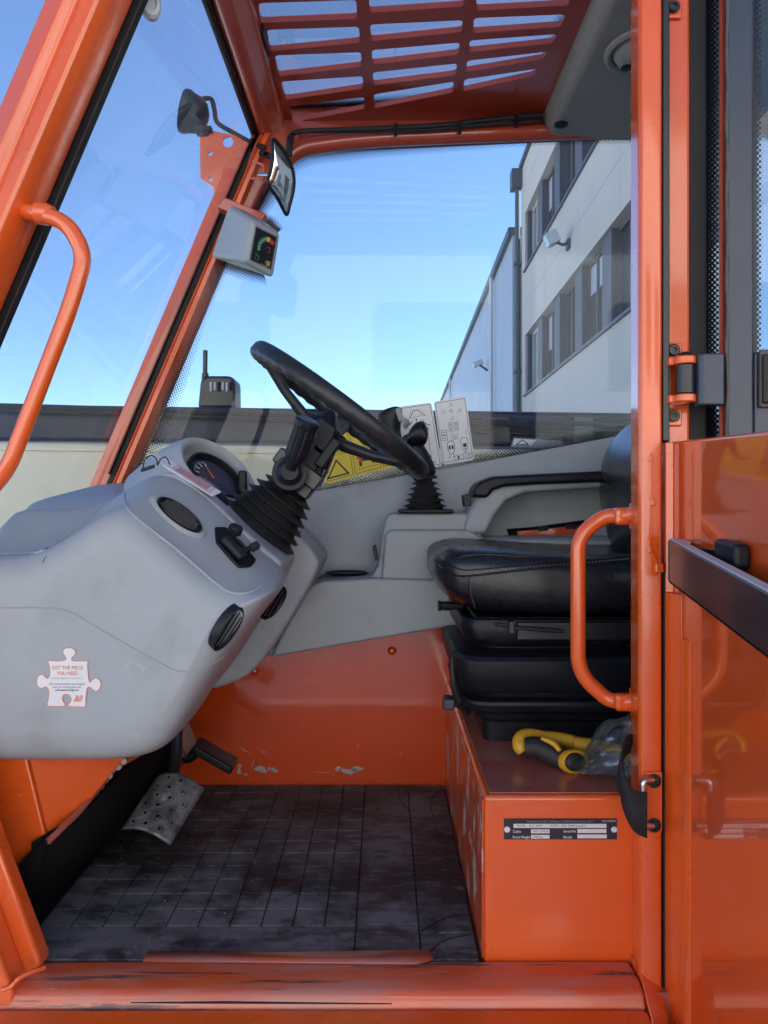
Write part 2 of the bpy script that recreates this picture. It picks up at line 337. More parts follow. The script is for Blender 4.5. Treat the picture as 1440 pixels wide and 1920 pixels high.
def strip(name, A, B, m, parent, off=(0, 0, 0)):     # ribbon between two polylines with metre UVs and an 'across' attribute
    A = [Vector(p)+Vector(off) for p in A]; B = [Vector(p)+Vector(off) for p in B]
    L = [0]
    for i in range(1, len(A)): L.append(L[-1] + ((A[i]-A[i-1]).length + (B[i]-B[i-1]).length)/2)
    v = A + B; n = len(A); f = [[i, i+1, n+i+1, n+i] for i in range(n-1)]
    c = sum(v, Vector())/len(v); me = bpy.data.meshes.new(name); me.from_pydata([p-c for p in v], [], f); me.materials.append(m)
    uvl = me.uv_layers.new(name='UVMap'); att = me.attributes.new('across', 'FLOAT', 'POINT')
    for i in range(n): att.data[i].value = 0.0; att.data[n+i].value = 1.0
    ua = (A[-1]-A[0]).normalized(); nn = ua.cross(B[0]-A[0]).normalized(); va = nn.cross(ua)
    for lp in me.loops:
        p = v[lp.vertex_index]-A[0]; uvl.data[lp.index].uv = (p.dot(ua), p.dot(va))
    o = bpy.data.objects.new(name, me); COL.objects.link(o); WL[o.name] = c; o.location = c - wl(parent); o.parent = parent
    return o
def bvh(o):
    dg = bpy.context.evaluated_depsgraph_get(); e = o.evaluated_get(dg); me = e.to_mesh()
    off = WL[o.name]; t = BVHTree.FromPolygons([v.co + off for v in me.vertices], [list(p.vertices) for p in me.polygons]); e.to_mesh_clear(); return t
def hit(t, px, py, lift=0.0):
    o = Vector((0, 0, CAMZ)); d = (at(px, py, 1.0) - o).normalized(); p, n, i, l = t.ray_cast(o, d)
    if p is None: return None, None
    if n.dot(d) > 0: n = -n
    return p + n*lift, n
def text_geo(s, bold=0.0):
    c = bpy.data.curves.new('t', 'FONT'); c.body = s; c.size = 1; c.resolution_u = 2; c.offset = bold
    o = bpy.data.objects.new('t', c); me = bpy.data.meshes.new_from_object(o)
    v = [(p.co.x, p.co.y) for p in me.vertices]; f = [list(p.vertices) for p in me.polygons]
    bpy.data.objects.remove(o); bpy.data.meshes.remove(me); bpy.data.curves.remove(c); return v, f
class Decal:       # flat print: s to the right, t downwards, both 0..1
    def __init__(s, O, U, V):
        s.O, s.U, s.V = Vector(O), Vector(U), Vector(V); s.n = s.U.cross(s.V).normalized()
        if s.n.dot(Vector((0, 0, CAMZ)) - s.O) < 0: s.n = -s.n
        s.w, s.h = s.U.length, s.V.length; s.lay = {}
    def P(s, a, b, l): return s.O + s.U*a + s.V*b + s.n*(0.0004 + 0.00035*l)
    def L(s, k, l): return s.lay.setdefault((k, l), MB())
    def poly(s, pts, k='ink', l=1): s.L(k, l).add([s.P(a, b, l) for a, b in pts], [list(range(len(pts)))]); return s
    def rect(s, a0, b0, a1, b1, k='ink', l=1): return s.poly([(a0, b0), (a1, b0), (a1, b1), (a0, b1)], k, l)
    def line(s, pts, wd=0.0012, k='ink', l=1):
        for (a, b), (c, d) in zip(pts[:-1], pts[1:]):
            A = s.P(a, b, l); B = s.P(c, d, l); t = (B-A)
            if t.length < 1e-6: continue
            p = t.normalized().cross(s.n)*wd/2; e = t.normalized()*wd/2
            s.L(k, l).add([A-p-e, A+p-e, B+p+e, B-p+e], [(0, 1, 2, 3)])
        return s
    def box(s, a0, b0, a1, b1, wd=0.001, k='ink', l=1): return s.line([(a0, b0), (a1, b0), (a1, b1), (a0, b1), (a0, b0)], wd, k, l)
    def disc(s, a, b, r, k='ink', l=1, n=14, sy=None):
        return s.poly([(a + r/s.w*math.cos(6.2832*i/n), b + (sy or r)/s.h*math.sin(6.2832*i/n)) for i in range(n)], k, l)
    def ring(s, a, b, r, wd=0.001, k='ink', l=1, n=12, a0=0, a1=360):
        return s.line([(a + r/s.w*math.cos(R(a0+(a1-a0)*i/n)), b + r/s.h*math.sin(R(a0+(a1-a0)*i/n))) for i in range(n+1)], wd, k, l)
    def text(s, str_, a, b, h, width=None, k='ink', l=1, bold=0.0, slant=0.0):  # h, width as fractions; a = left edge, b = baseline
        v, f = text_geo(str_, bold)
        if not v: return s
        x0 = min(p[0] for p in v); x1 = max(p[0] for p in v)
        sy = h/0.7; sx = (width/(x1-x0)) if width else sy*s.h/s.w
        s.L(k, l).add([s.P(a + (x-x0)*sx + y*slant*sx, b - y*sy, l) for x, y in v], f); return s
    def build(s, parent, name='printing'):
        for (k, l), mb in s.lay.items():
            link(name if l else 'sheet', mb.v, mb.f, M[k], parent, smooth=0)
def sub(name, loc, parent, label=None):
    o = bpy.data.objects.new(name, None); COL.objects.link(o); o.parent = parent; o.location = Vector(loc) - wl(parent); WL[o.name] = Vector(loc); o.empty_display_size = 0.05
    if label: o['label'] = label
    return o
def structure(o): o['kind'] = 'structure'; return o

# ------------------------------------------------------------------ the yard and the buildings round it
g = MB().box(-400, 400, -400, 400, -0.3, 0).build('ground', M['concrete'], smooth=0); structure(g)

def bld_frame(d):   # the long facades run almost straight away from the camera: x on the facade line at distance d
    return 3.694 + 0.018*(d - 20.7)
EX = Vector((0.018, 1, 0)).normalized(); NX = Vector((-1, 0.018, 0)).normalized()
def FP(d, z, out=0.0):     # point of the facade plane
    p = Vector((bld_frame(d), d, CAMZ + z)); return p + NX*out
def fbox(mb, d0, d1, z0, z1, o0, o1):
    pts = [FP(d, z, o) for d in (d0, d1) for z in (z0, z1) for o in (o0, o1)]
    return mb.add(pts, [(0,1,3,2),(4,6,7,5),(0,4,5,1),(2,3,7,6),(0,2,6,4),(1,5,7,3)])
office = root('office_building', (4.5, 12, 0), 'pale plastered three-storey building with dark ribbon windows seen through the side glass', 'building')
ROWS = [(-0.6, 0.85), (2.72, 4.28), (5.97, 7.48)]
D0, D1, TOPZ = -0.3, 20.7, 8.85
mb = MB(); zs = [-CAMZ] + [z for r_ in ROWS for z in r_] + [TOPZ]
for i in range(0, len(zs)-1, 2): fbox(mb, D0, D1, zs[i], zs[i+1], -0.35, 0)
fbox(mb, D0, D1, -CAMZ, TOPZ, -9, -0.36)
fbox(mb, D1-0.55, D1, -CAMZ, TOPZ, -0.35, -0.001); fbox(mb, D0, D0+0.9, -CAMZ, TOPZ, -0.35, -0.001)
mb.build('wall', M['plaster'], office, smooth=0)
fbox(MB(), D0-0.1, D1, TOPZ, TOPZ+0.12, -9, 0.08).build('roof_edge', M['cladding_dark'], office, smooth=0)
for z0, z1 in ROWS:
    fbox(MB(), D0+0.9, D1-0.55, z0-0.05, z0, -0.2, 0.05).build('window_sill', M['cladding_dark'], office, smooth=0)
    fbox(MB(), D0+0.9, D1-0.55, z0, z1, -0.34, -0.24).build('window_band', M['brown_frame'], office, smooth=0)
    d = D1 - 0.75
    while d - 1.25 > D0 + 0.95:
        wnd = sub('window', FP(d-0.6, z0, -0.2), office)
        fbox(MB(), d-1.25, d, z0+0.06, z1-0.05, -0.235, -0.205).build('pane', M['winglass'], wnd, smooth=0)
        fr = MB()
        for a, b_, c, e in ((d-1.25, d-1.19, z0+0.03, z1-0.03), (d-0.06, d, z0+0.03, z1-0.03), (d-0.66, d-0.60, z0+0.03, z1-0.03), (d-1.25, d, z0+0.0, z0+0.07), (d-1.25, d, z1-0.07, z1)):
            fbox(fr, a, b_, c, e, -0.23, -0.16)
        fr.build('frame', M['frame_white'] if int(d*3) % 2 else M['brown_frame'], wnd, smooth=0)
        if int(d*7) % 3 != 1: fbox(MB(), d-1.2, d-0.05, z0+0.3+0.7*((d*1.7) % 1), z1-0.08, -0.204, -0.200).build('blind', M['plaster'] if int(d*5) % 2 else M['cladding'], wnd, smooth=0)
        fbox(MB(), d, d+0.55, z0+0.001, z1-0.001, -0.235, -0.05).build('pier', M['brown_frame'], office, smooth=0)
        d -= 1.95
for zj in (1.75, 5.1, 8.2):
    fbox(MB(), D0+0.9, D1-0.3, zj-0.012, zj+0.012, -0.004, 0.003).build('render_joint', M['cladding'], office, smooth=0)
for dj in (11.5, 14.2, 17.4):
    fbox(MB(), dj-0.012, dj+0.012, 4.32, 5.95, -0.004, 0.003).build('render_joint', M['cladding'], office, smooth=0)
# rainwater pipe with its hopper head
pipe = root('rainwater_pipe', tuple(FP(20.9, -CAMZ, 0.1)), 'dark rainwater pipe with hopper head at the corner of the pale building', 'pipe')
MB().tube([FP(20.75, -1.5, 0.10), FP(20.75, 8.4, 0.10)], 0.07, 10).build('downpipe', M['cladding_dark'], pipe)
fbox(MB(), 20.55, 20.95, 8.35, 8.85, 0.0, 0.28).build('hopper', M['cladding_dark'], pipe, smooth=0)
for z in (0.5, 3.4, 6.3): fbox(MB(), 20.66, 20.84, z, z+0.07, 0.0, 0.2).build('bracket', M['cladding_dark'], pipe, smooth=0)
# floodlight on the pale wall
fl = root('floodlight', tuple(FP(14.9, 5.05, 0.1)), 'small square floodlight bracketed to the pale wall between two window rows', 'floodlight')
c = FP(14.9, 5.05, 0.34)
MB().obox(c, Vector((0.10, 0, 0.05)), (0, 0.14, 0), (-0.05, 0, 0.11)).build('housing', M['frame_white'], fl, bevel=0.01)
MB().obox(c + Vector((-0.10, 0, -0.05)), Vector((0.008, 0, 0.004)), (0, 0.12, 0), (-0.04, 0, 0.09)).build('lens', M['winglass'], fl, smooth=0)
MB().tube([FP(14.9, 4.95, 0.0), FP(14.9, 4.93, 0.14), FP(14.9, 5.0, 0.3)], 0.03, 8).build('bracket', M['cladding_dark'], fl)
fbox(MB(), 14.8, 15.0, 4.83, 5.03, 0.0, 0.06).build('wall_plate', M['cladding_dark'], fl, bevel=0.01)
# metal clad shed beyond
shed = root('warehouse', (4.6, 40, 0), 'long blue-grey metal warehouse with vertical seams beyond the pale building', 'warehouse')
def SP(d, z, out=0.0): return Vector((3.50 + 0.0215*(d-20.9), d, CAMZ+z)) + NX*out
def sbox(mb, d0, d1, z0, z1, o0, o1):
    pts = [SP(d, z, o) for d in (d0, d1) for z in (z0, z1) for o in (o0, o1)]
    return mb.add(pts, [(0,1,3,2),(4,6,7,5),(0,4,5,1),(2,3,7,6),(0,2,6,4),(1,5,7,3)])
sbox(MB(), 21.0, 70, -CAMZ, 7.2, -14, -0.04).build('wall', M['cladding'], shed, smooth=0)
d = 21.0
while d < 69:
    sbox(MB(), d+0.02, d+2.18, -CAMZ, 7.2, -0.039, 0.0).build('cladding_panel', M['cladding'], shed, smooth=0); d += 2.2
sbox(MB(), 20.98, 70.1, 7.2, 7.42, -14, 0.12).build('roof_trim', M['cladding_dark'], shed, smooth=0)
for i in range(44):
    sbox(MB(), 21.2+i*1.1, 21.5+i*1.1, 7.42, 7.50, -0.2, 0.06).build('roof_clip', M['cladding_dark'], shed, smooth=0)
for d in (25.0, 46.0):
    MB().tube([SP(d, -1.5, 0.12), SP(d, 7.2, 0.12)], 0.06, 8).build('downpipe', M['frame_white'], shed)
wl2 = root('wall_lamp', tuple(SP(27.0, 4.7, 0.1)), 'small lamp on a bracket on the metal warehouse wall', 'lamp')
c = SP(27.0, 4.75, 0.35)
MB().obox(c, (0.16, 0, 0.07), (0, 0.16, 0), (-0.03, 0, 0.08)).build('housing', M['frame_white'], wl2, bevel=0.02)
MB().tube([SP(27.0, 4.5, 0.0), c], 0.04, 8).build('bracket', M['cladding_dark'], wl2)
# pale hall on the sunny side of the yard, behind the camera: it lights the cab and shows in the paint
hall = root('sunlit_hall', (-4, -15, 0), 'white rendered hall across the yard, reflected in the orange paint', 'building')
hm = MB().box(-30, 22, -22, -13, 0, 9.0)
hm.build('wall', M['plaster_bright'], hall, smooth=0)
MB().box(-30.2, 22.2, -22.2, -12.85, 9.0, 9.3).build('roof', M['cladding_dark'], hall, smooth=0)
for i in range(9):
    x0 = -26 + i*5.2
    wnd = sub('window', (x0+1, -12.98, 3.5), hall)
    MB().box(x0, x0+2.6, -13.0, -12.97, 4.2, 5.8).build('pane', M['winglass'], wnd, smooth=0)
    fr = MB(); fr.box(x0-0.08, x0, -13.0, -12.9, 4.1, 5.9); fr.box(x0+2.6, x0+2.68, -13.0, -12.9, 4.1, 5.9); fr.box(x0, x0+2.6, -13.0, -12.9, 4.1, 4.19); fr.box(x0, x0+2.6, -13.0, -12.9, 5.81, 5.9); fr.box(x0+1.27, x0+1.33, -12.96, -12.9, 4.2, 5.8)
    fr.build('frame', M['cladding_dark'], wnd, smooth=0)

# ------------------------------------------------------------------ the telehandler
T = root('telehandler', (0.0, 1.55, 0.0), 'orange telehandler with its open cab, grey dashboard, black seat and boom filling the picture', 'telehandler')
ZF = CAMZ - 0.721                       # cab floor
DN, DF = 1.2, 1.94                      # near and far inner faces of the cab
# --- far wall, bulkhead, floor
w_ = MB().box(-0.80, 0.95, DF, DF+0.03, ZF-0.03, zz(1140, DF)); w_.build('cab_wall', M['orange_wall'], T, bevel=0.002)
rv = [(477, 1258), (735, 1220)]
for x, y in rv:
    MB().lathe(at(x, y, DF), (0, -1, 0), [(0.0115, 0), (0.011, 0.004), (0.007, 0.0085), (0.001, 0.0095)], 16).build('rivet', M['orange_wall'], T, smooth=60)
def blob_patch(cx, cy, d, rx, ry, seed, name='paint_chip', m='chip'):
    rnd = random.Random(seed); n = 22; ph = [rnd.uniform(0, 6.28) for _ in range(4)]
    pts = []
    for i in range(n):
        a = 2*math.pi*i/n; k = 1 + 0.28*math.sin(2*a+ph[0]) + 0.2*math.sin(3*a+ph[1]) + 0.14*math.sin(5*a+ph[2]) + 0.08*math.sin(8*a+ph[3])
        pts.append(at(cx + rx*k*math.cos(a), cy + ry*k*math.sin(a), d))
    link(name, pts, [list(range(n))], M[m], T, smooth=0)
for a in [(489, 1442, 9, 7, 1), (514, 1444, 6, 4, 2), (505, 1441, 3, 3, 9), (655, 1446, 12, 6, 3), (670, 1441, 8, 5, 4), (633, 1442, 5, 4, 5), (448, 1446, 5, 4, 6), (449, 1436, 3, 4, 7), (460, 1452, 3, 2, 8)]:
    blob_patch(a[0], a[1], DF-0.0006, a[2], a[3], a[4])
for p0, p1, wd in [((444, 1397), (472, 1415), 1.6), ((470, 1393), (510, 1424), 0.9), ((486, 1400), (505, 1415), 0.8), ((478, 1420), (470, 1445), 1.0), ((583, 1448), (625, 1449), 0.8)]:
    a = at(*p0, DF-0.0006); b = at(*p1, DF-0.0006); n = (b-a).normalized().cross(Vector((0, 1, 0)))*wd*0.0007
    link('scratch', [a, a*0.5+b*0.5+n, b, a*0.5+b*0.5-n], [(0, 1, 2, 3)], M['chip'], T, smooth=0)
# floor plate and mat
MB().box(-0.80, 0.95, 1.14, DF+0.03, ZF-0.06, ZF-0.012).build('floor_plate', M['orange_dusty'], T)
fm = MB().box(-0.60, 0.150, DN-0.003, DF-0.002, ZF-0.011, ZF-0.0035).build('floor_mat', M['matgap'], T, bevel=0.002)
fm['label'] = 'dusty black rubber floor mat with a raised square grid'
P_ = 0.0535; X1 = -0.048; Y0 = 1.2955
tm = None
def slab(x0, x1, y0, y1, name='mat_tile', g=0.0009):
    return MB().box(x0+g, x1-g, y0+g*2.4, y1-g*2.4, ZF-0.0045, ZF+random.uniform(-0.0002, 0.0003)).build(name, M['mat'], fm, bevel=0.0012, seg=1)
proto = None
for r_ in range(12):
    for c_ in range(10):
        x0 = X1 - (c_+1)*P_; y0 = Y0 + r_*P_
        if x0 < -0.60: continue
        if proto is None: proto = slab(x0, x0+P_, y0, y0+P_); pc = WL[proto.name]; continue
        o = proto.copy(); COL.objects.link(o); c = Vector((x0+P_/2, y0+P_/2, pc.z + random.uniform(-0.0003, 0.0003))); WL[o.name] = c; o.location = c - wl(fm)
        o.rotation_euler = (random.uniform(-.004, .004), random.uniform(-.004, .004), 0)
slab(-0.598, X1, DN, Y0, 'mat_border')
slab(X1, 0.058, DN, 1.30, 'mat_panel'); slab(X1, 0.058, 1.30, 1.937, 'mat_panel')
slab(0.058, 0.149, DN, 1.275, 'mat_panel'); slab(0.058, 0.149, 1.275, 1.937, 'mat_panel')
for pts in ([(790, 1745), (840, 1720), (885, 1715)], [(800, 1795), (830, 1765), (888, 1752)], [(745, 1470), (750, 1500), (768, 1520)], [(830, 1478), (808, 1500), (812, 1530)]):
    q = [Vector((xx(x, 0.721*F/(y-CY)), 0.721*F/(y-CY), ZF+0.0006)) for x, y in pts]
    MB().tube(cat(q, 6), 0.0009, 6, squash=(1, 1)).build('mat_groove', M['matgap'], fm)
rnd = random.Random(3)
crumbs = MB()
for i in range(300):
    x = rnd.gauss(-0.36, 0.10) if rnd.random() < 0.8 else rnd.uniform(-0.55, 0.13); y = rnd.uniform(1.215, 1.75)
    if not -0.56 < x < 0.14: continue
    s_ = rnd.choice((0.0006, 0.0006, 0.0008, 0.0010, 0.0012, 0.0022)) * rnd.uniform(0.7, 1.2); z = ZF+0.0008
    vs = [(x+s_*rnd.uniform(.6, 1.2)*math.cos(k*1.2566), y+s_*rnd.uniform(.6, 1.2)*math.sin(k*1.2566), z) for k in range(5)] + [(x, y, z+s_*0.8)]
    crumbs.add(vs, [(k, (k+1) % 5, 5) for k in range(5)])
cr = crumbs.build('grit', M['grit'], smooth=0); cr['kind'] = 'stuff'; cr['label'] = 'pale grit and crumbs scattered on the rubber floor mat'; cr['category'] = 'grit'
# dark bulkhead in front of the footwell
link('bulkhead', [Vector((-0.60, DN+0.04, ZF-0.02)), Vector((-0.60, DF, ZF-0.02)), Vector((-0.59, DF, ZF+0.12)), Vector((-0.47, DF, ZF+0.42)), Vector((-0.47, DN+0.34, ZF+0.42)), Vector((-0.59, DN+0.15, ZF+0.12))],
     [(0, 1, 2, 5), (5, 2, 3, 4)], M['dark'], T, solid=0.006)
# orange box panels by the door under the dashboard
A_ = [at(-180, 1390, 1.27), at(42, 1390, 1.27), at(85, 1568, 1.27), at(18, 1640, 1.27), at(-180, 1700, 1.27)]
MB().prism(A_, (0, 0.02, 0)).build('footwell_panel', M['orange'], T, bevel=0.004)
B_ = [at(42, 1390, 1.28), at(85, 1568, 1.28), at(120, 1556, 1.31), at(258, 1390, 1.42)]
MB().add(B_, [(0, 1, 2, 3)]).build('footwell_panel', M['orange'], T, solid=0.008, bevel=0.002)
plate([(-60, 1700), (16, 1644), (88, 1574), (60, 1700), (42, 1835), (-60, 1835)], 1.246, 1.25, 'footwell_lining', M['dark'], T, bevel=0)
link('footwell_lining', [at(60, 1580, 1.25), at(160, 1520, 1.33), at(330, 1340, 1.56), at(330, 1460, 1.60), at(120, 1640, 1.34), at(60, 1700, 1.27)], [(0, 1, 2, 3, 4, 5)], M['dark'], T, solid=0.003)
rail = [at(90, 1578, 1.25), at(150, 1520, 1.32), at(215, 1440, 1.42), at(330, 1372, 1.50)]
MB().tube(rail, 0.0055, 8).build('bulkhead_flange', M['orange_dusty'], T)
for x, y in ((292, 1385), (232, 1427), (222, 1438), (212, 1441), (205, 1455), (198, 1462), (190, 1475), (181, 1486)):
    MB().lathe(at(x, y, 1.40), (0.3, -0.9, 0.2), [(0.006, 0), (0.006, 0.004), (0.003, 0.006), (0.0005, 0.0062)], 8).build('bolt_head', M['chip'], T)
# --- pedals
pd = sub('brake_pedal', at(300, 1510, 1.40), T)
c0, c1 = at(272, 1565, 1.37), at(340, 1460, 1.47)
ax = (c1-c0); ln = ax.length; ax.normalize(); sd = (at(318, 1585, 1.37) - at(232, 1550, 1.40)); sd = (sd - ax*sd.dot(ax)); sw = sd.length/2; sd.normalize(); up = sd.cross(ax); up = up if up.z > 0 else -up
def pedp(u, v): return c0 + ax*(u*ln) + sd*(v*sw) + up*(0.020*(1-v*v) - 0.008)
nu, nv = 22, 12; vs = [pedp(i/nu, -1+2*j/nv) for i in range(nu+1) for j in range(nv+1)]
fs = [(i*(nv+1)+j, i*(nv+1)+j+1, (i+1)*(nv+1)+j+1, (i+1)*(nv+1)+j) for i in range(nu) for j in range(nv)]
link('tread', vs, fs, M['pedal'], pd, solid=0.004, smooth=80)
for i in range(6):
    for j in range(3):
        u = 0.10 + i*0.16; v = -0.55 + j*0.52 + (0.2 if i % 2 else -0.05)
        MB().lathe(pedp(u, v), up, [(0.0078, 0.0), (0.0066, 0.0034), (0.0042, 0.0036), (0.0036, -0.002)], 12, caps=False).build('grip_ring', M['pedal'], pd, solid=0.0008)
        MB().lathe(pedp(u, v)+up*0.0022, up, [(0.0040, 0), (0.0005, 0.0002)], 10).build('grip_hole', M['dark'], pd)
MB().tube(cat([pedp(0.6, 0) - up*0.01, at(330, 1420, 1.52), at(330, 1340, 1.56)], 6), 0.012, 10).build('arm', M['steel_black'], pd)
ap = sub('accelerator_pedal', at(400, 1410, 1.72), T)
MB().obox(at(403, 1416, 1.72), (at(440, 1438, 1.72)-at(366, 1396, 1.72))*0.5, (0, 0.035, 0), Vector((0.35, 0, 0.9))*0.010).build('tread', M['black'], ap, bevel=0.006)
MB().tube(cat([at(372, 1402, 1.74), at(350, 1420, 1.74), at(330, 1395, 1.72), at(330, 1340, 1.7)], 6), 0.014, 10).build('arm', M['black'], ap)
MB().obox(at(300, 1390, 1.66), (0.05, 0, 0.03), (0, 0.05, 0), (-0.02, 0, 0.05)).build('pedal_bracket', M['steel_black'], T, bevel=0.006)

# --- door sill and lower frame
def sillp(prof, x0, x1, name, m, bevel=0.004):
    v = [Vector((x0, d, CAMZ+z)) for d, z in prof]; return MB().prism(v, (x1-x0, 0, 0)).build(name, M[m], T, bevel=bevel, seg=3)
sillp([(1.1995, -0.7205), (1.150, -0.7190), (1.128, -0.7245), (1.119, -0.742), (1.119, -0.90), (1.1995, -0.90)], -0.62, 0.3825, 'door_sill', 'orange_worn', 0.007)
sillp([(1.1185, -0.7415), (1.085, -0.7445), (1.010, -0.752), (1.000, -0.765), (1.000, -0.95), (1.1185, -0.95)], -0.78, 0.3825, 'door_sill', 'orange', 0.008)
MB().tube([at(245, 1880, 1.098), at(420, 1879.5, 1.098), at(735, 1882, 1.098)], [0.0008, 0.002, 0.0009], 6, squash=(1, 1)).build('scuff', M['steel_black'], T)
q = [(268, 1803), (278, 1786), (540, 1787), (805, 1783), (812, 1800), (780, 1808)]
link('sill_edge_plate', [Vector((xx(x, 0.718*F/(y-CY)), 0.718*F/(y-CY), ZF+0.0035)) for x, y in q], [list(range(6))], M['orange_dusty'], T, solid=0.003)
# front foot of the door frame, leaning forward
fr = [(-150, 1310), (-105, 1310), (0, 1600), (76, 1803), (76, 1812), (30, 1880), (10, 1872), (-150, 1500)]
plate(fr, 1.165, 1.20, 'door_frame_foot', M['orange'], T, bevel=0.008, seg=3)
fr = [(-260, 1310), (-190, 1310), (-40, 1690), (24, 1862), (24, 1960), (-260, 1960)]
plate(fr, 1.12, 1.166, 'door_frame_foot', M['orange'], T, bevel=0.008, seg=3)
MB().tube(cat([at(4, 1856, 1.118), at(20, 1850, 1.12), at(36, 1834, 1.125), at(60, 1822, 1.135), at(84, 1814, 1.15)], 4), 0.0035, 8).build('weld_bead', M['orange'], T)
# body side below the sill
MB().box(-1.6, 1.7, 1.06, 1.10, 0.35, CAMZ-0.96).build('body_side', M['orange'], T, bevel=0.01)
MB().box(-1.6, 1.7, 1.10, 2.2, 0.45, ZF-0.07).build('chassis', M['dark'], T)

# --- pillars of the windscreen (front pillars), header rails
XT, XB = xx(482, DF), xx(210, DF); ZT, ZB = zz(250, DF), zz(890, DF)
pt, pb = Vector((XT, 0, ZT)), Vector((XB, 0, ZB)); pdir = (pb-pt).normalized(); pu = Vector((-pdir.z, 0, pdir.x)); pu = pu if pu.x > 0 else -pu
def pillar(prof, a, b, name, m, bevel=0.004):   # a, b = distance along the pillar from its top
    A = [pt + pdir*a + pu*u + Vector((0, d, 0)) for u, d in prof]
    return MB().prism(A, pdir*(b-a)).build(name, M[m], T, bevel=bevel, seg=3)
plen = (pb-pt).length
pillar([(0.013, 1.945), (0.013, 1.925), (0.020, 1.915), (0.024, 1.922), (0.028, 1.907), (0.040, 1.907), (0.044, 1.93), (0.044, 1.99), (0.013, 1.99)], -0.10, plen+0.05, 'front_pillar', 'orange', 0.004)
pillar([(-0.050, 1.965), (-0.018, 1.955), (0.0, 1.955), (0.0, 1.99), (-0.050, 2.0)], 0.10, plen+0.2, 'pillar_flange', 'orange', 0.003)
pillar([(0.0, 1.925), (0.0125, 1.925), (0.0125, 1.95), (0.0, 1.95)], -0.02, plen+0.05, 'windscreen_seal', 'rubber', 0.002)
pillar([(-0.098, 1.165), (-0.090, 1.130), (-0.052, 1.108), (-0.040, 1.118), (-0.031, 1.116), (-0.024, 1.103), (-0.002, 1.100), (0.010, 1.118), (0.010, 1.168), (-0.098, 1.185)], -0.15, plen+0.52, 'front_pillar', 'orange', 0.006)
pillar([(-0.004, 1.175), (0.020, 1.170), (0.022, 1.185), (-0.004, 1.19)], -0.15, plen+0.2, 'windscreen_seal', 'rubber', 0.002)
MB().box(-1.02, -0.74, 1.13, 1.98, 0.5, CAMZ-0.30).build('cab_nose', M['orange'], T, bevel=0.03, seg=4)
# rail along the top of the windscreen, running from the near to the far pillar
XL = XT
v = [(XL+0.002, ZT-0.004), (XL+0.020, ZT-0.016), (XL+0.040, ZT-0.014), (XL+0.070, ZT+0.012), (XL+0.072, ZT+0.07), (XL, ZT+0.07), (XL-0.012, ZT+0.03)]
MB().prism([Vector((x, 1.10, z)) for x, z in v], (0, 0.87, 0)).build('windscreen_header', M['roof_orange'], T, bevel=0.007, seg=3)
v = [(XL-0.016, ZT-0.006), (XL+0.001, ZT-0.010), (XL+0.001, ZT+0.03), (XL-0.016, ZT+0.03)]
MB().prism([Vector((x, 1.16, z)) for x, z in v], (0, 0.78, 0)).build('windscreen_seal', M['rubber'], T, bevel=0.003)
# corner gusset where rail, pillar and side header meet
plate([(468, 262), (478, 236), (520, 214), (560, 232), (566, 262), (540, 292), (505, 330), (478, 380), (452, 430), (430, 440), (445, 380)], 1.925, 1.985, 'corner_gusset', M['roof_orange'], T, bevel=0.008, seg=3)
# side header over the far window
hp = cat([at(535, 300, 1.93), at(560, 281, 1.93), at(600, 271, 1.93), at(720, 259, 1.93), at(1020, 246, 1.93), at(1400, 236, 1.93)], 6)
MB().tube(hp, 0.022, 14, squash=(1, 1.0)).build('side_header', M['roof_orange'], T, smooth=60)
MB().prism([Vector((xx(536, 1.95), 1.95, zz(276, 1.95))), Vector((xx(1400, 1.95), 1.95, zz(238, 1.95))), Vector((xx(1400, 1.95), 1.95, CAMZ+1.0)), Vector((xx(536, 1.95), 1.95, CAMZ+1.0))], (0, 0.04, 0)).build('side_header', M['roof_orange'], T, bevel=0.003)
MB().box(XL, 0.95, 1.08, 1.17, CAMZ+0.90, CAMZ+1.0).build('door_header', M['orange'], T, bevel=0.01)

# --- roof plate with its slots
ZR = 0.96
def roofd(py): return ZR*F/(CY-py)
def rp(px, py): d = roofd(py); return (xx(px, d), d)
holes = []
rows1 = [(5, 42, 485, 670), (52, 95, 500, 675), (100, 142, 515, 678), (145, 186, 527, 681), (185, 229, 539, 684)]
def quad_hole(p):          # four pixel corners tl,tr,br,bl on the roof plane
    q = [Vector((*rp(*a), 0)) for a in p]; n = 4; out = []
    for i in range(4):
        a, b, c = q[i-1], q[i], q[(i+1) % 4]; r_ = 0.009
        A = b + (a-b).normalized()*r_; C = b + (c-b).normalized()*r_
        for k in range(n+1): t = k/n; out.append(A*(1-t)**2 + b*2*t*(1-t) + C*t*t)
    return out
H = [[(485, 6), (668, 0), (670, 35), (488, 43)], [(500, 56), (673, 50), (675, 80), (507, 96)], [(515, 104), (677, 98), (678, 125), (523, 143)], [(527, 153), (680, 143), (681, 166), (536, 187)], [(540, 200), (683, 182), (684, 204), (550, 229)],
     [(692, -8), (872, -16), (870, 12), (693, 24)], [(694, 46), (868, 38), (866, 60), (696, 77)], [(697, 94), (862, 80), (860, 102), (698, 121)], [(699, 136), (857, 119), (855, 141), (700, 160)], [(701, 177), (851, 153), (849, 173), (702, 203)],
     [(893, -18), (1072, -28), (1066, 10), (893, 20)], [(889, 34), (1060, 27), (1052, 50), (886, 62)], [(881, 76), (1045, 64), (1036, 81), (879, 98)], [(876, 114), (1027, 97), (1018, 111), (873, 135)], [(871, 149), (1007, 129), (1001, 142), (868, 171)]]
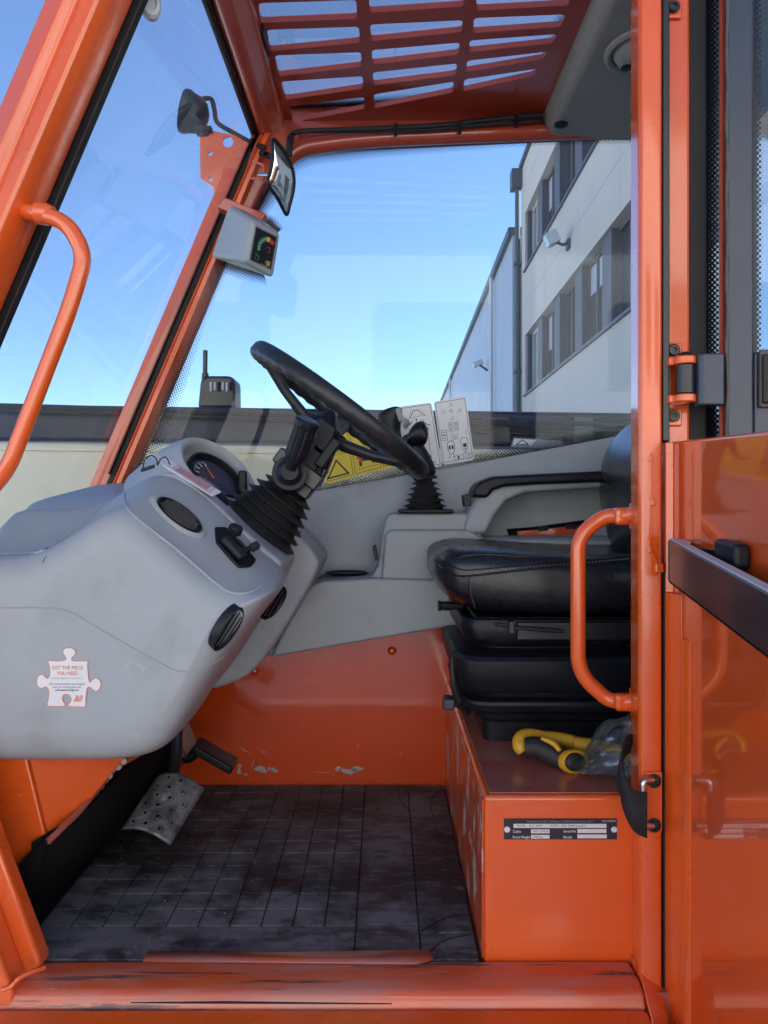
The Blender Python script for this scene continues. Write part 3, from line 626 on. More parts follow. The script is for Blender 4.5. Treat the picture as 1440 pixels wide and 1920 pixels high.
for k in range(1, 6):      # further rows above the picture
    for (xa, xb) in ((-0.249, -0.054), (-0.033, 0.160), (0.182, 0.378)):
        d1 = 1.455 - (k-1)*0.078 if xa < -0.1 else (1.450 - (k-1)*0.078 if xa < 0.1 else 1.430 - (k-1)*0.078)
        holes.append([Vector((xa, d1-0.055, 0)), Vector((xa, d1, 0)), Vector((xb, d1, 0)), Vector((xb, d1-0.055, 0))][::-1])
cu = bpy.data.curves.new('roof', 'CURVE'); cu.dimensions = '2D'; cu.fill_mode = 'BOTH'; cu.extrude = 0.006
def spl(pts):
    s_ = cu.splines.new('POLY'); s_.points.add(len(pts)-1); s_.use_cyclic_u = True
    for i, p in enumerate(pts): s_.points[i].co = (p[0], p[1], 0, 1)
spl([(XL+0.03, 1.12), (0.41, 1.12), (0.41, 1.965), (XL+0.03, 1.965)])
for h in H: spl(quad_hole(h))
for h in holes: spl(h)
co_ = bpy.data.objects.new('roof', cu); mr = bpy.data.meshes.new_from_object(co_)
vs = [Vector((p.co.x, p.co.y, p.co.z + CAMZ + ZR + 0.006)) for p in mr.vertices]; fs = [list(p.vertices) for p in mr.polygons]
bpy.data.objects.remove(co_); bpy.data.curves.remove(cu)
rg = link('roof_grille', vs, fs, M['roof_orange'], T, smooth=30); rg['label'] = 'slotted orange roof guard'
link('roof_glass', [Vector((XL+0.03, 1.12, CAMZ+ZR+0.035)), Vector((0.41, 1.12, CAMZ+ZR+0.035)), Vector((0.41, 1.96, CAMZ+ZR+0.035)), Vector((XL+0.03, 1.96, CAMZ+ZR+0.035))], [(0, 1, 2, 3)], M['glass_roof'], T, smooth=0)
zr = CAMZ+ZR+0.033
strip('glass_dot_border', [(XL+0.03, 1.96, zr), (0.0, 1.94, zr), (0.40, 1.90, zr)], [(XL+0.03, 1.915, zr), (0.0, 1.89, zr), (0.40, 1.84, zr)], M['frit'], T)
strip('glass_dot_border', [(0.40, 1.90, zr), (0.40, 1.12, zr)], [(0.352, 1.90, zr), (0.352, 1.12, zr)], M['frit'], T)
MB().box(0.41, 0.95, 1.08, 1.99, CAMZ+0.985, CAMZ+1.03).build('roof_panel', M['orange'], T, bevel=0.01)
# roof latch
lt = sub('roof_latch', at(495, 82, 1.60), T)
MB().obox(at(490, 75, 1.60), (0.012, 0, 0), (0, 0.045, 0), (0, 0, 0.012)).build('body', M['black'], lt, bevel=0.004)
MB().obox(at(498, 98, 1.64), (0.004, 0, 0), (0, 0.03, 0), (0, 0, 0.014)).build('lever', M['metal'], lt, bevel=0.002)
# headliner
hl = [(0.398, 0.985), (0.398, 0.935), (0.412, 0.907), (0.90, 0.900), (0.90, 0.985)]
HL = MB().prism([Vector((x, 1.185, CAMZ+z)) for x, z in hl], (0, 0.765, 0)).build('headliner', M['plastic_dark'], T, bevel=0.016, seg=4)
HL['label'] = 'grey moulded headliner'
hc = Vector((0.530, 1.548, CAMZ+0.905))
sp = sub('dome_speaker', hc, T)
MB().lathe(hc, (0, 0, -1), [(0.085, 0), (0.085, 0.006), (0.078, 0.010), (0.073, 0.008), (0.070, 0.003)], 40, caps=False).build('ring', M['plastic_dark'], sp, smooth=50)
MB().lathe(hc, (0, 0, -1), [(0.069, 0.0), (0.060, 0.014), (0.040, 0.024), (0.015, 0.028), (0.001, 0.0285)], 40).build('dome', M['plastic_dark'], sp, smooth=60)
MB().lathe(hc+Vector((-0.035, 0.02, -0.024)), (0, 0, -1), [(0.012, 0), (0.012, 0.003), (0.008, 0.004), (0.001, 0.004)], 16).build('screw', M['black'], sp)
p = at(1052, 243, 1.86); p.z = CAMZ+0.9055
MB().lathe(p, (0, 0, -1), [(0.017, -0.002), (0.0165, 0.002), (0.012, 0.0025), (0.010, -0.001), (0.001, -0.001)], 24).build('trim_screw', M['black'], T)
# corrugated cable along the header
def cable(pts, r, name='cable_conduit', parent=T, n=16, m='rubber'):
    c = cat(pts, n); rr = [r*(1+0.13*(i % 2)) for i in range(len(c))]; return MB().tube(c, rr, 8).build(name, M[m], parent)
cable([at(540, 282, 1.885), at(545, 258, 1.885), at(560, 247, 1.885), at(640, 243, 1.885), at(720, 240, 1.885), at(830, 234, 1.885), at(925, 223, 1.885), at(1018, 215, 1.885)], 0.0058, n=26)
cable([at(545, 275, 1.892), at(552, 250, 1.892), at(600, 246, 1.892), at(700, 245, 1.892), at(800, 243, 1.892), at(900, 234, 1.892), at(1018, 226, 1.892)], 0.0045, n=26)
MB().tube([at(545, 258, 1.88), at(543, 270, 1.87), at(541, 292, 1.87)], 0.009, 8).build('cable_sleeve', M['rubber'], T)
for x, y in ((742, 240), (862, 237), (968, 224)):
    MB().obox(at(x, y+3, 1.88), (0.004, 0, 0), (0, 0.008, 0), (0, 0, 0.014)).build('cable_clip', M['black'], T, bevel=0.002)

# --- window glass
gl = [(478, 262), (520, 262), (1400, 225), (1400, 790), (1185, 812), (900, 868), (590, 925), (400, 990), (195, 930)]
link('side_window', poly2(gl, 1.965), [list(range(len(gl)))], M['glass'], T, smooth=0)
# dot border of the side window
A = [(195, 930), (300, 728), (349, 590), (380, 520), (398, 492)]
Bc = [(270, 930), (347, 728), (390, 590), (418, 525), (428, 508)]
strip('glass_dot_border', [at(x-10, y, 1.958) for x, y in A], [at(x, y, 1.958) for x, y in Bc], M['frit'], T)
strip('glass_dot_border', [at(x, y, 1.957) for x, y in [(480, 412), (502, 420), (520, 436)]], [at(x, y, 1.957) for x, y in [(489, 394), (514, 404), (533, 427)]], M['frit'], T)
strip('glass_dot_border', [at(x, y, 1.957) for x, y in [(398, 480), (440, 490), (490, 500)]], [at(x, y, 1.957) for x, y in [(418, 512), (452, 524), (502, 536)]], M['frit'], T)
strip('glass_dot_border', [at(x, y, 1.958) for x, y in [(440, 430), (500, 330), (530, 290), (560, 276), (720, 262), (1015, 248), (1400, 240)]],
      [at(x, y, 1.958) for x, y in [(492, 414), (538, 356), (560, 322), (588, 309), (720, 294), (1015, 273), (1400, 266)]], M['frit'], T)
strip('glass_dot_border', [at(x, y, 1.957) for x, y in [(480, 965), (590, 936), (900, 880), (1185, 826), (1400, 800)]],
      [at(x, y, 1.957) for x, y in [(480, 935), (590, 905), (900, 845), (1185, 793), (1400, 768)]], M['frit'], T)
# windscreen: plane through both front pillars
def wp(a, d, u=-0.004): return pt + pdir*a + pu*u + Vector((0, d, 0))
link('windscreen', [wp(-0.01, 1.175), wp(-0.01, 1.945), wp(plen+0.35, 1.945), wp(plen+0.35, 1.175)], [(0, 1, 2, 3)], M['glass_wind'], T, smooth=0)
strip('glass_dot_border', [wp(0.0, 1.18, 0), wp(0.0, 1.94, 0)], [wp(0.020, 1.18, 0), wp(0.020, 1.94, 0)], M['frit'], T)
strip('glass_dot_border', [wp(-0.05, 1.932, 0), wp(plen, 1.932, 0)], [wp(-0.05, 1.900, 0), wp(plen, 1.900, 0)], M['frit'], T)
strip('glass_dot_border', [wp(-0.05, 1.186, 0), wp(plen, 1.186, 0)], [wp(-0.05, 1.22, 0), wp(plen, 1.22, 0)], M['frit'], T)
# round suction bracket at the top of the windscreen
wc = at(279, 3, 1.25); wc = Vector((XT - 0.09, 1.27, zz(3, 1.27)))
ws = sub('washer_nozzle', at(279, 5, 1.22), T)
MB().lathe(at(279, 3, 1.215), (0.4, -0.85, -0.1), [(0.028, -0.004), (0.028, 0.006), (0.024, 0.010), (0.017, 0.010), (0.015, 0.006), (0.001, 0.005)], 28, su=0.62, u=(1, 0, 0.2)).build('ring', M['frame_white'], ws)

# ------------------------------------------------------------------ boom, engine cover and exhaust on the far side of the machine
DB = 2.55
def beam(top0, top1, bot0, bot1, px0, px1, d, dep, name, m, bevel=0.01):
    v = [at(px0, top0, d), at(px1, top1, d), at(px1, bot1, d), at(px0, bot0, d)]
    return MB().prism(v, (0, dep, 0)).build(name, M[m], bm_, bevel=bevel)
bm_ = sub('boom', at(700, 790, DB+0.15), T, 'dark steel boom lying along the far side of the machine')
beam(747, 781, 818, 846, -700, 1700, DB, 0.28, 'boom_tube', 'boom_dark', 0.016)
beam(760, 793, 764, 797, -700, 1700, DB-0.012, 0.013, 'boom_rib', 'boom_dark', 0.003)
beam(800, 831, 812, 842, 890, 1700, DB-0.03, 0.03, 'boom_rib', 'boom_dark', 0.004)
for x in (936, 1092):
    MB().obox(at(x, 806, DB-0.02), (0.035, 0, 0), (0, 0.02, 0), (0, 0, 0.045)).build('hose_clamp', M['steel_black'], bm_, bevel=0.006)
MB().tube([at(905, 790, DB-0.03), at(1500, 806, DB-0.03)], 0.012, 12).build('hydraulic_pipe', M['boom_dark'], bm_)
hd = sub('engine_cover', at(300, 880, 2.5), T, 'cream engine cover')
v = [at(-700, 818, 2.40), at(1010, 843, 2.40), at(1080, 870, 2.40), at(1080, 1200, 2.40), at(-700, 1200, 2.40)]
MB().prism(v, (0, 0.145, 0)).build('cover', M['cream'], hd, bevel=0.012, seg=3)
v = [at(-700, 826, 2.392), at(1000, 850, 2.392), at(1000, 856, 2.392), at(-700, 836, 2.392)]
MB().prism(v, (0, 0.0085, 0)).build('lip', M['cream'], hd, bevel=0.002)
MB().box(xx(870, 2.39), xx(1180, 2.39), 2.33, 2.39, zz(935, 2.39), zz(862, 2.39)).build('step_board', M['brown_frame'], hd, bevel=0.005)
MB().box(xx(800, 2.3), xx(1180, 2.3), 2.30, 2.33, zz(990, 2.3), zz(872, 2.3)).build('fender', M['cream'], hd, bevel=0.01)
dc = Decal(at(965, 812, DB-0.045), at(1068, 818, DB-0.045)-at(965, 812, DB-0.045), at(962, 838, DB-0.045)-at(965, 812, DB-0.045))
dc.poly([(0.0, 0.35), (0.85, 0.35), (1.0, 1.0), (-0.05, 1.0)], 'ink_grey', 0).poly([(0.0, 0.4), (0.4, 0.4), (0.33, 0.85), (0.0, 0.85)], 'white', 1)
dc.line([(0.05, 0.8), (0.16, 0.45), (0.27, 0.8), (0.05, 0.8)], 0.003, 'ink', 2); dc.build(sub('boom_sticker', at(1000, 825, DB-0.045), T))
ex = sub('exhaust_housing', at(405, 740, 2.75), T, 'black exhaust housing with upright stack')
v = fillet([at(370, 765, 2.66), at(376, 704, 2.66), at(440, 704, 2.66), at(441, 765, 2.66)], 0.03, 5)
MB().prism(v, (0, 0.12, 0)).build('shield', M['steel_black'], ex, bevel=0.012, seg=3)
for i in range(6):
    x = 393 + i*7.5
    MB().box(xx(x, 2.652), xx(x+4.6, 2.652), 2.650, 2.661, zz(734 - (i % 2)*2, 2.652), zz(716, 2.652)).build('slot', M['frame_white'] if i in (0, 1, 3, 4) else M['dark'], ex, bevel=0.003)  # pale slots are coloured to look lit, the others stay dark
MB().tube([at(384, 760, 2.68), at(385, 657, 2.68)], 0.0085, 12).build('stack', M['steel_black'], ex)
MB().tube([at(384, 722, 2.68), at(385, 700, 2.68)], 0.012, 12).build('clamp', M['steel_black'], ex)

for k_, (ya, yb, rr) in enumerate(((770, 800, .010), (778, 806, .008))):  # hoses made up in place of diagonal reflections across the boom
    MB().tube(cat([at(-200, ya-14, DB-0.03), at(300, ya, DB-0.03), at(700, ya+14+3*k_, DB-0.035), at(1150, yb+8, DB-0.03), at(1600, yb+22, DB-0.03)], 8), rr, 8).build('added_hose', M['rubber'], bm_)
# red bracket plate with a work light, outside the windscreen corner
wk = sub('work_light_bracket', at(420, 300, 2.02), T)
v = poly2([(375, 246), (398, 246), (440, 254), (478, 268), (474, 310), (430, 385), (412, 376), (404, 366), (401, 352), (388, 344), (376, 335)], 2.02)
cu = bpy.data.curves.new('br', 'CURVE'); cu.dimensions = '2D'; cu.fill_mode = 'BOTH'; cu.extrude = 0.0025
def spl2(pts):
    s_ = cu.splines.new('POLY'); s_.points.add(len(pts)-1); s_.use_cyclic_u = True
    for i, p in enumerate(pts): s_.points[i].co = (p[0], p[1], 0, 1)
spl2([(p.x, p.z) for p in v])
for cx_, cy_, r_ in ((428, 267, 10), (395, 289, 4), (395, 337, 4)):
    c = at(cx_, cy_, 2.02); rr = r_/F*2.02; spl2([(c.x + rr*math.cos(k*math.pi/9), c.z + rr*math.sin(k*math.pi/9)) for k in range(18)])
o_ = bpy.data.objects.new('br', cu); mm = bpy.data.meshes.new_from_object(o_)
vs = [Vector((p.co.x, 2.02 + p.co.z, p.co.y)) for p in mm.vertices]; fs = [list(p.vertices) for p in mm.polygons]
bpy.data.objects.remove(o_); bpy.data.curves.remove(cu)
link('plate', vs, fs, M['orange'], wk, smooth=30)
wl3 = sub('work_light', at(362, 205, 2.02), T, 'round black work light')
ax = Vector((-0.93, -0.15, 0.22)).normalized(); c = at(344, 208, 2.02)
MB().lathe(c, -ax, [(0.052, -0.004), (0.055, 0.0), (0.055, 0.012), (0.050, 0.022), (0.046, 0.04), (0.032, 0.058), (0.012, 0.066), (0.001, 0.067)], 28).build('housing', M['black'], wl3, smooth=40)
MB().lathe(c, -ax, [(0.048, -0.0045), (0.03, -0.008), (0.001, -0.010)], 24).build('lens', M['winglass'], wl3)
MB().tube([at(372, 228, 2.02), at(382, 244, 2.02), at(384, 256, 2.02)], 0.013, 8).build('foot', M['black'], wl3)
MB().obox(at(383, 246, 2.02), (0.022, 0, 0), (0, 0.018, 0), (0, 0, 0.007)).build('foot_clamp', M['black'], wl3, bevel=0.002)
MB().tube(cat([at(380, 185, 2.02), at(396, 186, 2.02), at(402, 205, 2.02), at(408, 230, 2.02), at(440, 250, 2.02), at(472, 268, 2.02)], 6), 0.0062, 8).build('cable', M['rubber'], wl3)

# ------------------------------------------------------------------ far side trim and console
tr = MB().prism(poly2([(395, 962), (590, 921), (900, 866), (1185, 812), (1420, 775), (1420, 1095), (1180, 1112), (880, 1166), (507, 1231), (440, 1180)], 1.918), (0, 0.021, 0)).build('side_trim', M['plastic'], T, bevel=0.006, seg=3)
con = sub('side_console', at(780, 1080, 1.85), T, 'grey moulded side console')
cp = [(720, 985), (724, 970), (733, 963), (880, 962), (893, 968), (905, 1008), (1420, 1008), (1420, 1090), (1180, 1114), (880, 1168), (507, 1233), (530, 1185), (560, 1118), (575, 1098), (600, 1085), (697, 1081), (708, 1062), (714, 1020)]
MB().prism(poly2(cp, 1.80), (0, 0.125, 0)).build('housing', M['plastic'], con, bevel=0.014, seg=4)
cq = [(714, 1096), (722, 1002), (731, 993), (880, 993), (905, 1010), (1200, 1012), (1200, 1096)]
MB().prism(poly2(cq, 1.783), (0, 0.03, 0)).build('housing_step', M['plastic'], con, bevel=0.010, seg=4)
cl = [(507, 1233), (532, 1183), (562, 1120), (580, 1101), (604, 1089), (700, 1085), (890, 1088), (1200, 1082), (1420, 1078), (1420, 1090), (1180, 1114), (880, 1169)]
MB().prism(poly2(cl, 1.762), (0, 0.05, 0)).build('lower_ledge', M['plastic'], con, bevel=0.012, seg=4)
ar = [(868, 1000), (878, 962), (893, 930), (905, 905), (925, 892), (1200, 878), (1420, 868), (1420, 905), (1200, 910), (985, 924), (950, 940), (928, 968), (912, 1002)]
MB().prism(poly2(ar, 1.785), (0, 0.13, 0)).build('armrest_support', M['plastic'], con, bevel=0.012, seg=4)
pa = [(886, 932), (889, 914), (900, 903), (925, 893), (1000, 889), (1147, 882), (1300, 876), (1300, 896), (1147, 903), (1000, 909), (945, 913), (925, 920), (914, 934)]
MB().prism(poly2(pa, 1.765), (0, 0.11, 0)).build('armrest_pad', M['black'], con, bevel=0.009, seg=4)
plate([(950, 992), (1000, 988), (1096, 975), (1096, 1012), (958, 1012)], 1.912, 1.925, 'fuse_recess', M['dark'], con, bevel=0.002)
plate([(968, 996), (1090, 985), (1090, 1012), (975, 1012)], 1.908, 1.92, 'recess_panel', M['roof_orange'], con, bevel=0.002)
for i in range(4): plate([(1062+i*7, 984), (1067+i*7, 983), (1067+i*7, 991), (1062+i*7, 992)], 1.902, 1.912, 'fuse', M['black'], con, bevel=0.001)
plate([(1010, 987), (1028, 985), (1028, 995), (1010, 996)], 1.902, 1.912, 'fuse', M['black'], con, bevel=0.001)
# rocker on the console, side clip, cup holder
MB().obox(at(874, 938, 1.75), (0.007, 0, 0.002), (0, 0.014, 0), (-0.003, 0, 0.013)).build('rocker_switch', M['black'], con, bevel=0.002)
plate([(866, 928), (882, 926), (884, 948), (868, 950)], 1.76, 1.77, 'switch_frame', M['steel_black'], con, bevel=0.002)
MB().obox(at(704, 1036, 1.80), (0.004, 0, 0.002), (0, 0.02, 0), (-0.003, 0, 0.017)).build('rocker_switch', M['black'], con, bevel=0.002)
cup = Vector((xx(650, 1.86), 1.858, zz(1080, 1.83)))
cup.z = zz(1081, 1.80) + 0.0015
MB().lathe(cup, (0, 0, 1), [(0.048, -0.001), (0.052, 0.003), (0.049, 0.0045), (0.044, 0.003), (0.042, 0.0005), (0.001, 0.0004)], 36, su=1.0, sv=0.92, u=(1, 0, 0)).build('cup_holder', M['black'], con, smooth=40)
# joystick
js = sub('joystick', at(795, 960, 1.85), T, 'black joystick with ribbed boot')
jb = at(797, 960, 1.84); jp = []
for i in range(6):
    z = i*0.0135; r0 = 0.058 - i*0.0052
    jp += [(r0, z), (r0-0.002, z+0.0022), (r0-0.016, z+0.0075), (r0-0.014, z+0.012)]
jp += [(0.030, 0.082), (0.029, 0.086), (0.020, 0.088)]
MB().lathe(jb, (0, 0, 1), [(0.001, 0)]+jp+[(0.001, 0.088)], 4*8, su=1.0, sv=1.0, u=(1, 0, 0)).build('boot', M['rubber'], js, smooth=28)
MB().obox(jb + Vector((0, 0, 0.003)), (0.064, 0, 0), (0, 0.055, 0), (0, 0, 0.004)).build('boot_flange', M['black'], js, bevel=0.003)
def ring_section(c, u, v, a, b, n=16): return [c + u*(a*math.cos(2*math.pi*k/n)) + v*(b*math.sin(2*math.pi*k/n)) for k in range(n)]
U, V = Vector((1, 0, 0)), Vector((0, 1, 0))
secs = []
for px, py, a, b in ((797, 900, 0.030, 0.022), (795, 885, 0.031, 0.024), (789, 865, 0.028, 0.024), (780, 843, 0.024, 0.022), (771, 826, 0.021, 0.020), (765, 812, 0.020, 0.019)):
    secs.append(ring_section(at(px, py, 1.83), Vector((0.94, 0, 0.3)), V, a, b))
MB().loft(secs).build('grip', M['black'], js, subd=1)
secs = []
for px, py, a in ((757, 842, 0.016), (760, 830, 0.021), (768, 818, 0.028), (779, 812, 0.031), (790, 812, 0.028), (797, 818, 0.022), (801, 826, 0.010)):
    secs.append(ring_section(at(px, py, 1.80), Vector((0.25, 0, 0.97)), V, a, 0.026))
MB().loft(secs).build('thumb_knob', M['black'], js, subd=2)
secs = []
for px, py, a, tt in ((748, 825, 0.010, 0.5), (736, 812, 0.028, 0.5), (727, 795, 0.034, 0.45), (733, 780, 0.030, 0.4), (741, 768, 0.020, 0.2), (747, 763, 0.010, 0.2)):
    secs.append(ring_section(at(px, py, 1.88), Vector((0.9, 0, -tt)), V, a, 0.024))
MB().loft(secs).build('hand_rest', M['black'], js, subd=2)
MB().obox(at(749, 778, 1.87), (0.006, 0, 0.004), (0, 0.016, 0), (-0.005, 0, 0.016)).build('trigger', M['plastic_dark'], js, bevel=0.004)
MB().lathe(at(757, 793, 1.86), (0.8, -0.3, 0.1), [(0.012, 0), (0.012, 0.006), (0.007, 0.008), (0.007, 0.012), (0.001, 0.012)], 16).build('thumb_switch', M['plastic_dark'], js)

# ------------------------------------------------------------------ dashboard
XS = [-0.72, -0.62, -0.56, -0.49, -0.42, -0.36, -0.31, -0.27, -0.216, -0.180]
BOT = [(-0.72, -0.429), (-0.62, -0.429), (-0.56, -0.429), (-0.49, -0.429), (-0.425, -0.428), (-0.380, -0.420), (-0.348, -0.402), (-0.317, -0.352), (-0.263, -0.262), (-0.198, -0.180)]
NOSE = (-0.176, -0.152)
def sec(d, zt, inset=0.0, dx=0.0, dz=0.0, nose=NOSE, xs=XS, bot=BOT):
    top = [Vector((x, d, z)) for x, z in zip(xs, zt)]; b = [Vector((x, d, z)) for x, z in bot]; ns = Vector((nose[0], d, nose[1]))
    loop = top + [ns] + b[::-1]
    if inset:
        out = []; k_ = len(loop)
        for i, p in enumerate(loop):
            ci = i if i < 10 else (9.5 if i == 10 else 20-i); ci = min(ci, 9)
            a, e = top[int(ci)], b[int(ci)]; tg_ = Vector((min(p.x, -0.275), d, (a.z+e.z)/2))
            if ci >= 8: tg_ = Vector((-0.285, d, -0.195))
            q = tg_ - p; out.append(p + q.normalized()*min(inset, q.length*0.75))
        loop = out
    return [p + Vector((dx, 0, CAMZ+dz)) for p in loop]
zA = [-.086, -.086, -.086, -.043, .010, -.045, -.094, -.124, -.148, -.145]
zB = [-.100, -.104, -.096, -.060, .018, -.018, -.064, -.100, -.134, -.138]
zC = [-.060, -.075, -.070, -.045, .036, .008, -.034, -.074, -.117, -.130]
zD = [-.012, -.018, -.020, -.005, .056, .032, -.008, -.048, -.102, -.124]
secs = [sec(1.2065, zA, 0.070), sec(1.2075, zA, 0.058), sec(1.213, zA, 0.034), sec(1.226, zA, 0.014), sec(1.250, zA, 0.003), sec(1.285, zB), sec(1.335, zC), sec(1.385, zD), sec(1.402, zD, 0.0015), sec(1.405, zD, 0.012)]
nl = len(secs[0]); mb = MB(); mb.loft(secs, closed=True, caps=False)
nt_ = 10
for base, flip in ((0, False), ((len(secs)-1)*nl, True)):       # caps as quads between top and bottom rows
    for i in range(nt_-1):
        a, b_, c, d_ = base+i, base+i+1, base+nl-2-i, base+nl-1-i
        mb.f.append([a, b_, c, d_]); mb.mi.append(0)
    mb.f.append([base+9, base+10, base+11]); mb.mi.append(0)
dash = sub('dashboard', (-0.45, 1.25, CAMZ-0.42), T, 'grey moulded dashboard with vents, switches and steering column')
d1 = mb.build('housing', M['plastic'], dash, subd=2)
B1 = bvh
# centre tower carrying the steering boot
def shell(d0, d1_, loop, name, parent=dash, m='plastic', r=0.012, subd=2):
    c = sum((Vector((x, 0, z)) for x, z in loop), Vector())/len(loop)
    def off(k, d):
        out = []
        n = len(loop)
        for i, (x, z) in enumerate(loop):
            a = Vector((loop[i-1][0], 0, loop[i-1][1])); e = Vector((loop[(i+1) % n][0], 0, loop[(i+1) % n][1])); p = Vector((x, 0, z))
            t = (e-a).normalized(); nn = Vector((-t.z, 0, t.x))
            if nn.dot(c-p) < 0: nn = -nn
            out.append(p + nn*k + Vector((0, d, CAMZ)))
        return out
    secs = [off(r, d0), off(r*0.9, d0+0.0005), off(r*0.25, d0+r*0.3), off(0, d0+r), off(0, d1_-r), off(r, d1_)]
    return MB().loft(secs).build(name, M[m], parent, smooth=50, bevel=0.002) if not subd else MB().loft(secs).build(name, M[m], parent, subd=subd)
k14 = 1.42/F; k16 = 1.62/F
def L2(pts, d): return [((x-CX)/F*d, -(y-CY)/F*d) for x, y in pts]
tower = [(320, 880), (352, 892), (416, 948), (470, 1000), (515, 1036), (532, 1050), (532, 1064), (520, 1095), (440, 1225), (400, 1290), (345, 1344), (300, 1380), (240, 1380), (240, 900)]
shell(1.39, 1.64, L2(tower, 1.41), 'steering_tower', r=0.010)
far = [(380, 905), (470, 920), (560, 985), (604, 1036), (608, 1052), (600, 1070), (580, 1110), (500, 1240), (460, 1262), (340, 1300), (340, 920)]
shell(1.62, 1.918, L2(far, 1.72), 'side_housing', r=0.012)
# knee panel edge line
MB().tube([at(597, 1080, 1.70), at(540, 1082, 1.66)], 0.002, 6).build('panel_seam', M['plastic_dark'], dash)
# cowl under the windscreen and the instrument hood
cow = []
for d, z in ((1.40, -0.016), (1.55, 0.0), (1.75, 0.024), (1.925, 0.042)):
    cow.append([Vector((-0.715, d, CAMZ+z-0.2)), Vector((-0.715, d, CAMZ+z)), Vector((-0.66, d, CAMZ+z+0.006)), Vector((-0.56, d, CAMZ+z+0.010)), Vector((-0.46, d, CAMZ+z*0.8+0.012)), Vector((-0.40, d, CAMZ+0.0)), Vector((-0.38, d, CAMZ-0.2))])
MB().loft(cow).build('cowl', M['plastic'], dash, subd=2)
hn = Vector((0.58, -0.52, 0.63)).normalized(); hcn = at(406, 884, 1.58)
hu = Vector((0.77, 0, -0.64)); hu = (hu - hn*hu.dot(hn)).normalized()
hood = MB().lathe(hcn, hn, [(0.145, -0.150), (0.128, -0.075), (0.108, -0.020), (0.094, 0.004), (0.088, 0.009), (0.081, 0.006), (0.077, -0.006), (0.074, -0.026), (0.001, -0.028)], 40, su=1.0, sv=0.80, u=hu).build('instrument_hood', M['plastic'], dash, smooth=60)
gc = hcn - hn*0.022 + hu*0.004
gz = sub('instrument_dial', gc, T, 'round instrument dial under the hood')
MB().lathe(gc, hn, [(0.064, -0.004), (0.064, 0.016), (0.058, 0.018), (0.055, 0.012), (0.055, 0.002)], 36, u=hu, sv=0.82, caps=False).build('bezel', M['black'], gz, smooth=40)
MB().lathe(gc, hn, [(0.056, 0.002), (0.001, 0.0025)], 36, u=hu, sv=0.82).build('face', M['dial'], gz, smooth=0)
hv = hn.cross(hu)
arc = [gc + hn*0.0035 + hu*(0.046*math.cos(a)) + hv*(0.036*math.sin(a)) for a in [R(x) for x in range(150, 281, 8)]]
MB().tube(arc, 0.0012, 5).build('scale_mark', M['ink_grey'], gz)
for a in range(150, 285, 22):
    q0 = gc + hn*0.0035 + hu*(0.043*math.cos(R(a))) + hv*(0.034*math.sin(R(a))); q1 = gc + hn*0.0035 + hu*(0.035*math.cos(R(a))) + hv*(0.028*math.sin(R(a)))
    MB().tube([q0, q1], 0.0009, 4).build('scale_mark', M['white'], gz)
MB().tube([gc + hn*0.004, gc + hn*0.004 - hu*0.03 + hv*0.012], [0.002, 0.0006], 6).build('needle', M['ink_orange'], gz)
# second small dial half hidden by the ridge
c2 = at(404, 930, 1.46)
MB().lathe(c2, hn, [(0.030, -0.02), (0.030, 0.0), (0.026, 0.003), (0.001, 0.004)], 28, u=hu, sv=0.8).build('small_dial', M['black'], dash, smooth=40)
# indicator lever standing on the tower
lv = sub('control_lever', at(455, 920, 1.60), T)
MB().obox(at(455, 902, 1.60), (0.0085, 0, 0), (0, 0.007, 0), (0, 0, 0.022)).build('paddle', M['black'], lv, bevel=0.004, seg=3)
MB().obox(at(455, 930, 1.60), (0.007, 0, 0), (0, 0.006, 0), (0, 0, 0.02)).build('stem', M['steel_black'], lv, bevel=0.002)

# ---- things set into the surfaces, placed on the real mesh
bpy.context.view_layer.update()
BT = bvh(d1)
# seam of the cover panel
def seam(pts, r=0.0012, m='plastic_dark', name='panel_seam', parent=dash, lift=0.0):
    out = []
    for p in cat([Vector((x, y, 0)) for x, y in pts], 6):
        h, n = hit(BT, p.x, p.y, lift)
        if h is not None: out.append(h)
    if len(out) > 1: return MB().tube(out, r, 6).build(name, M[m], parent)
seam([(2, 1140), (60, 1139), (108, 1141), (140, 1151), (200, 1187), (300, 1243), (333, 1258), (362, 1257), (392, 1248), (425, 1228)], 0.0011)
seam([(4, 1038), (60, 1037), (82, 1032), (128, 1003), (180, 958), (232, 915)], 0.003, 'plastic')
seam([(232, 925), (236, 948), (260, 975), (330, 1030), (410, 1098), (440, 1113), (470, 1110), (492, 1096)], 0.0032, 'plastic')
seam([(88, 1043), (84, 1047), (80, 1056)], 0.0007, 'dark', 'scratch')
rs = random.Random(5)
for i in range(26):
    x, y = rs.choice(((rs.uniform(20, 400), rs.uniform(1050, 1380)), (rs.uniform(250, 480), rs.uniform(930, 1080)))); a = rs.uniform(0, 3.1); l = rs.uniform(2, 9)
    seam([(x, y), (x+l*math.cos(a)*.5, y+l*math.sin(a)*.5), (x+l*math.cos(a), y+l*math.sin(a))], rs.uniform(0.00025, 0.0005), 'plastic_dark' if i % 3 else 'chip', 'scratch')
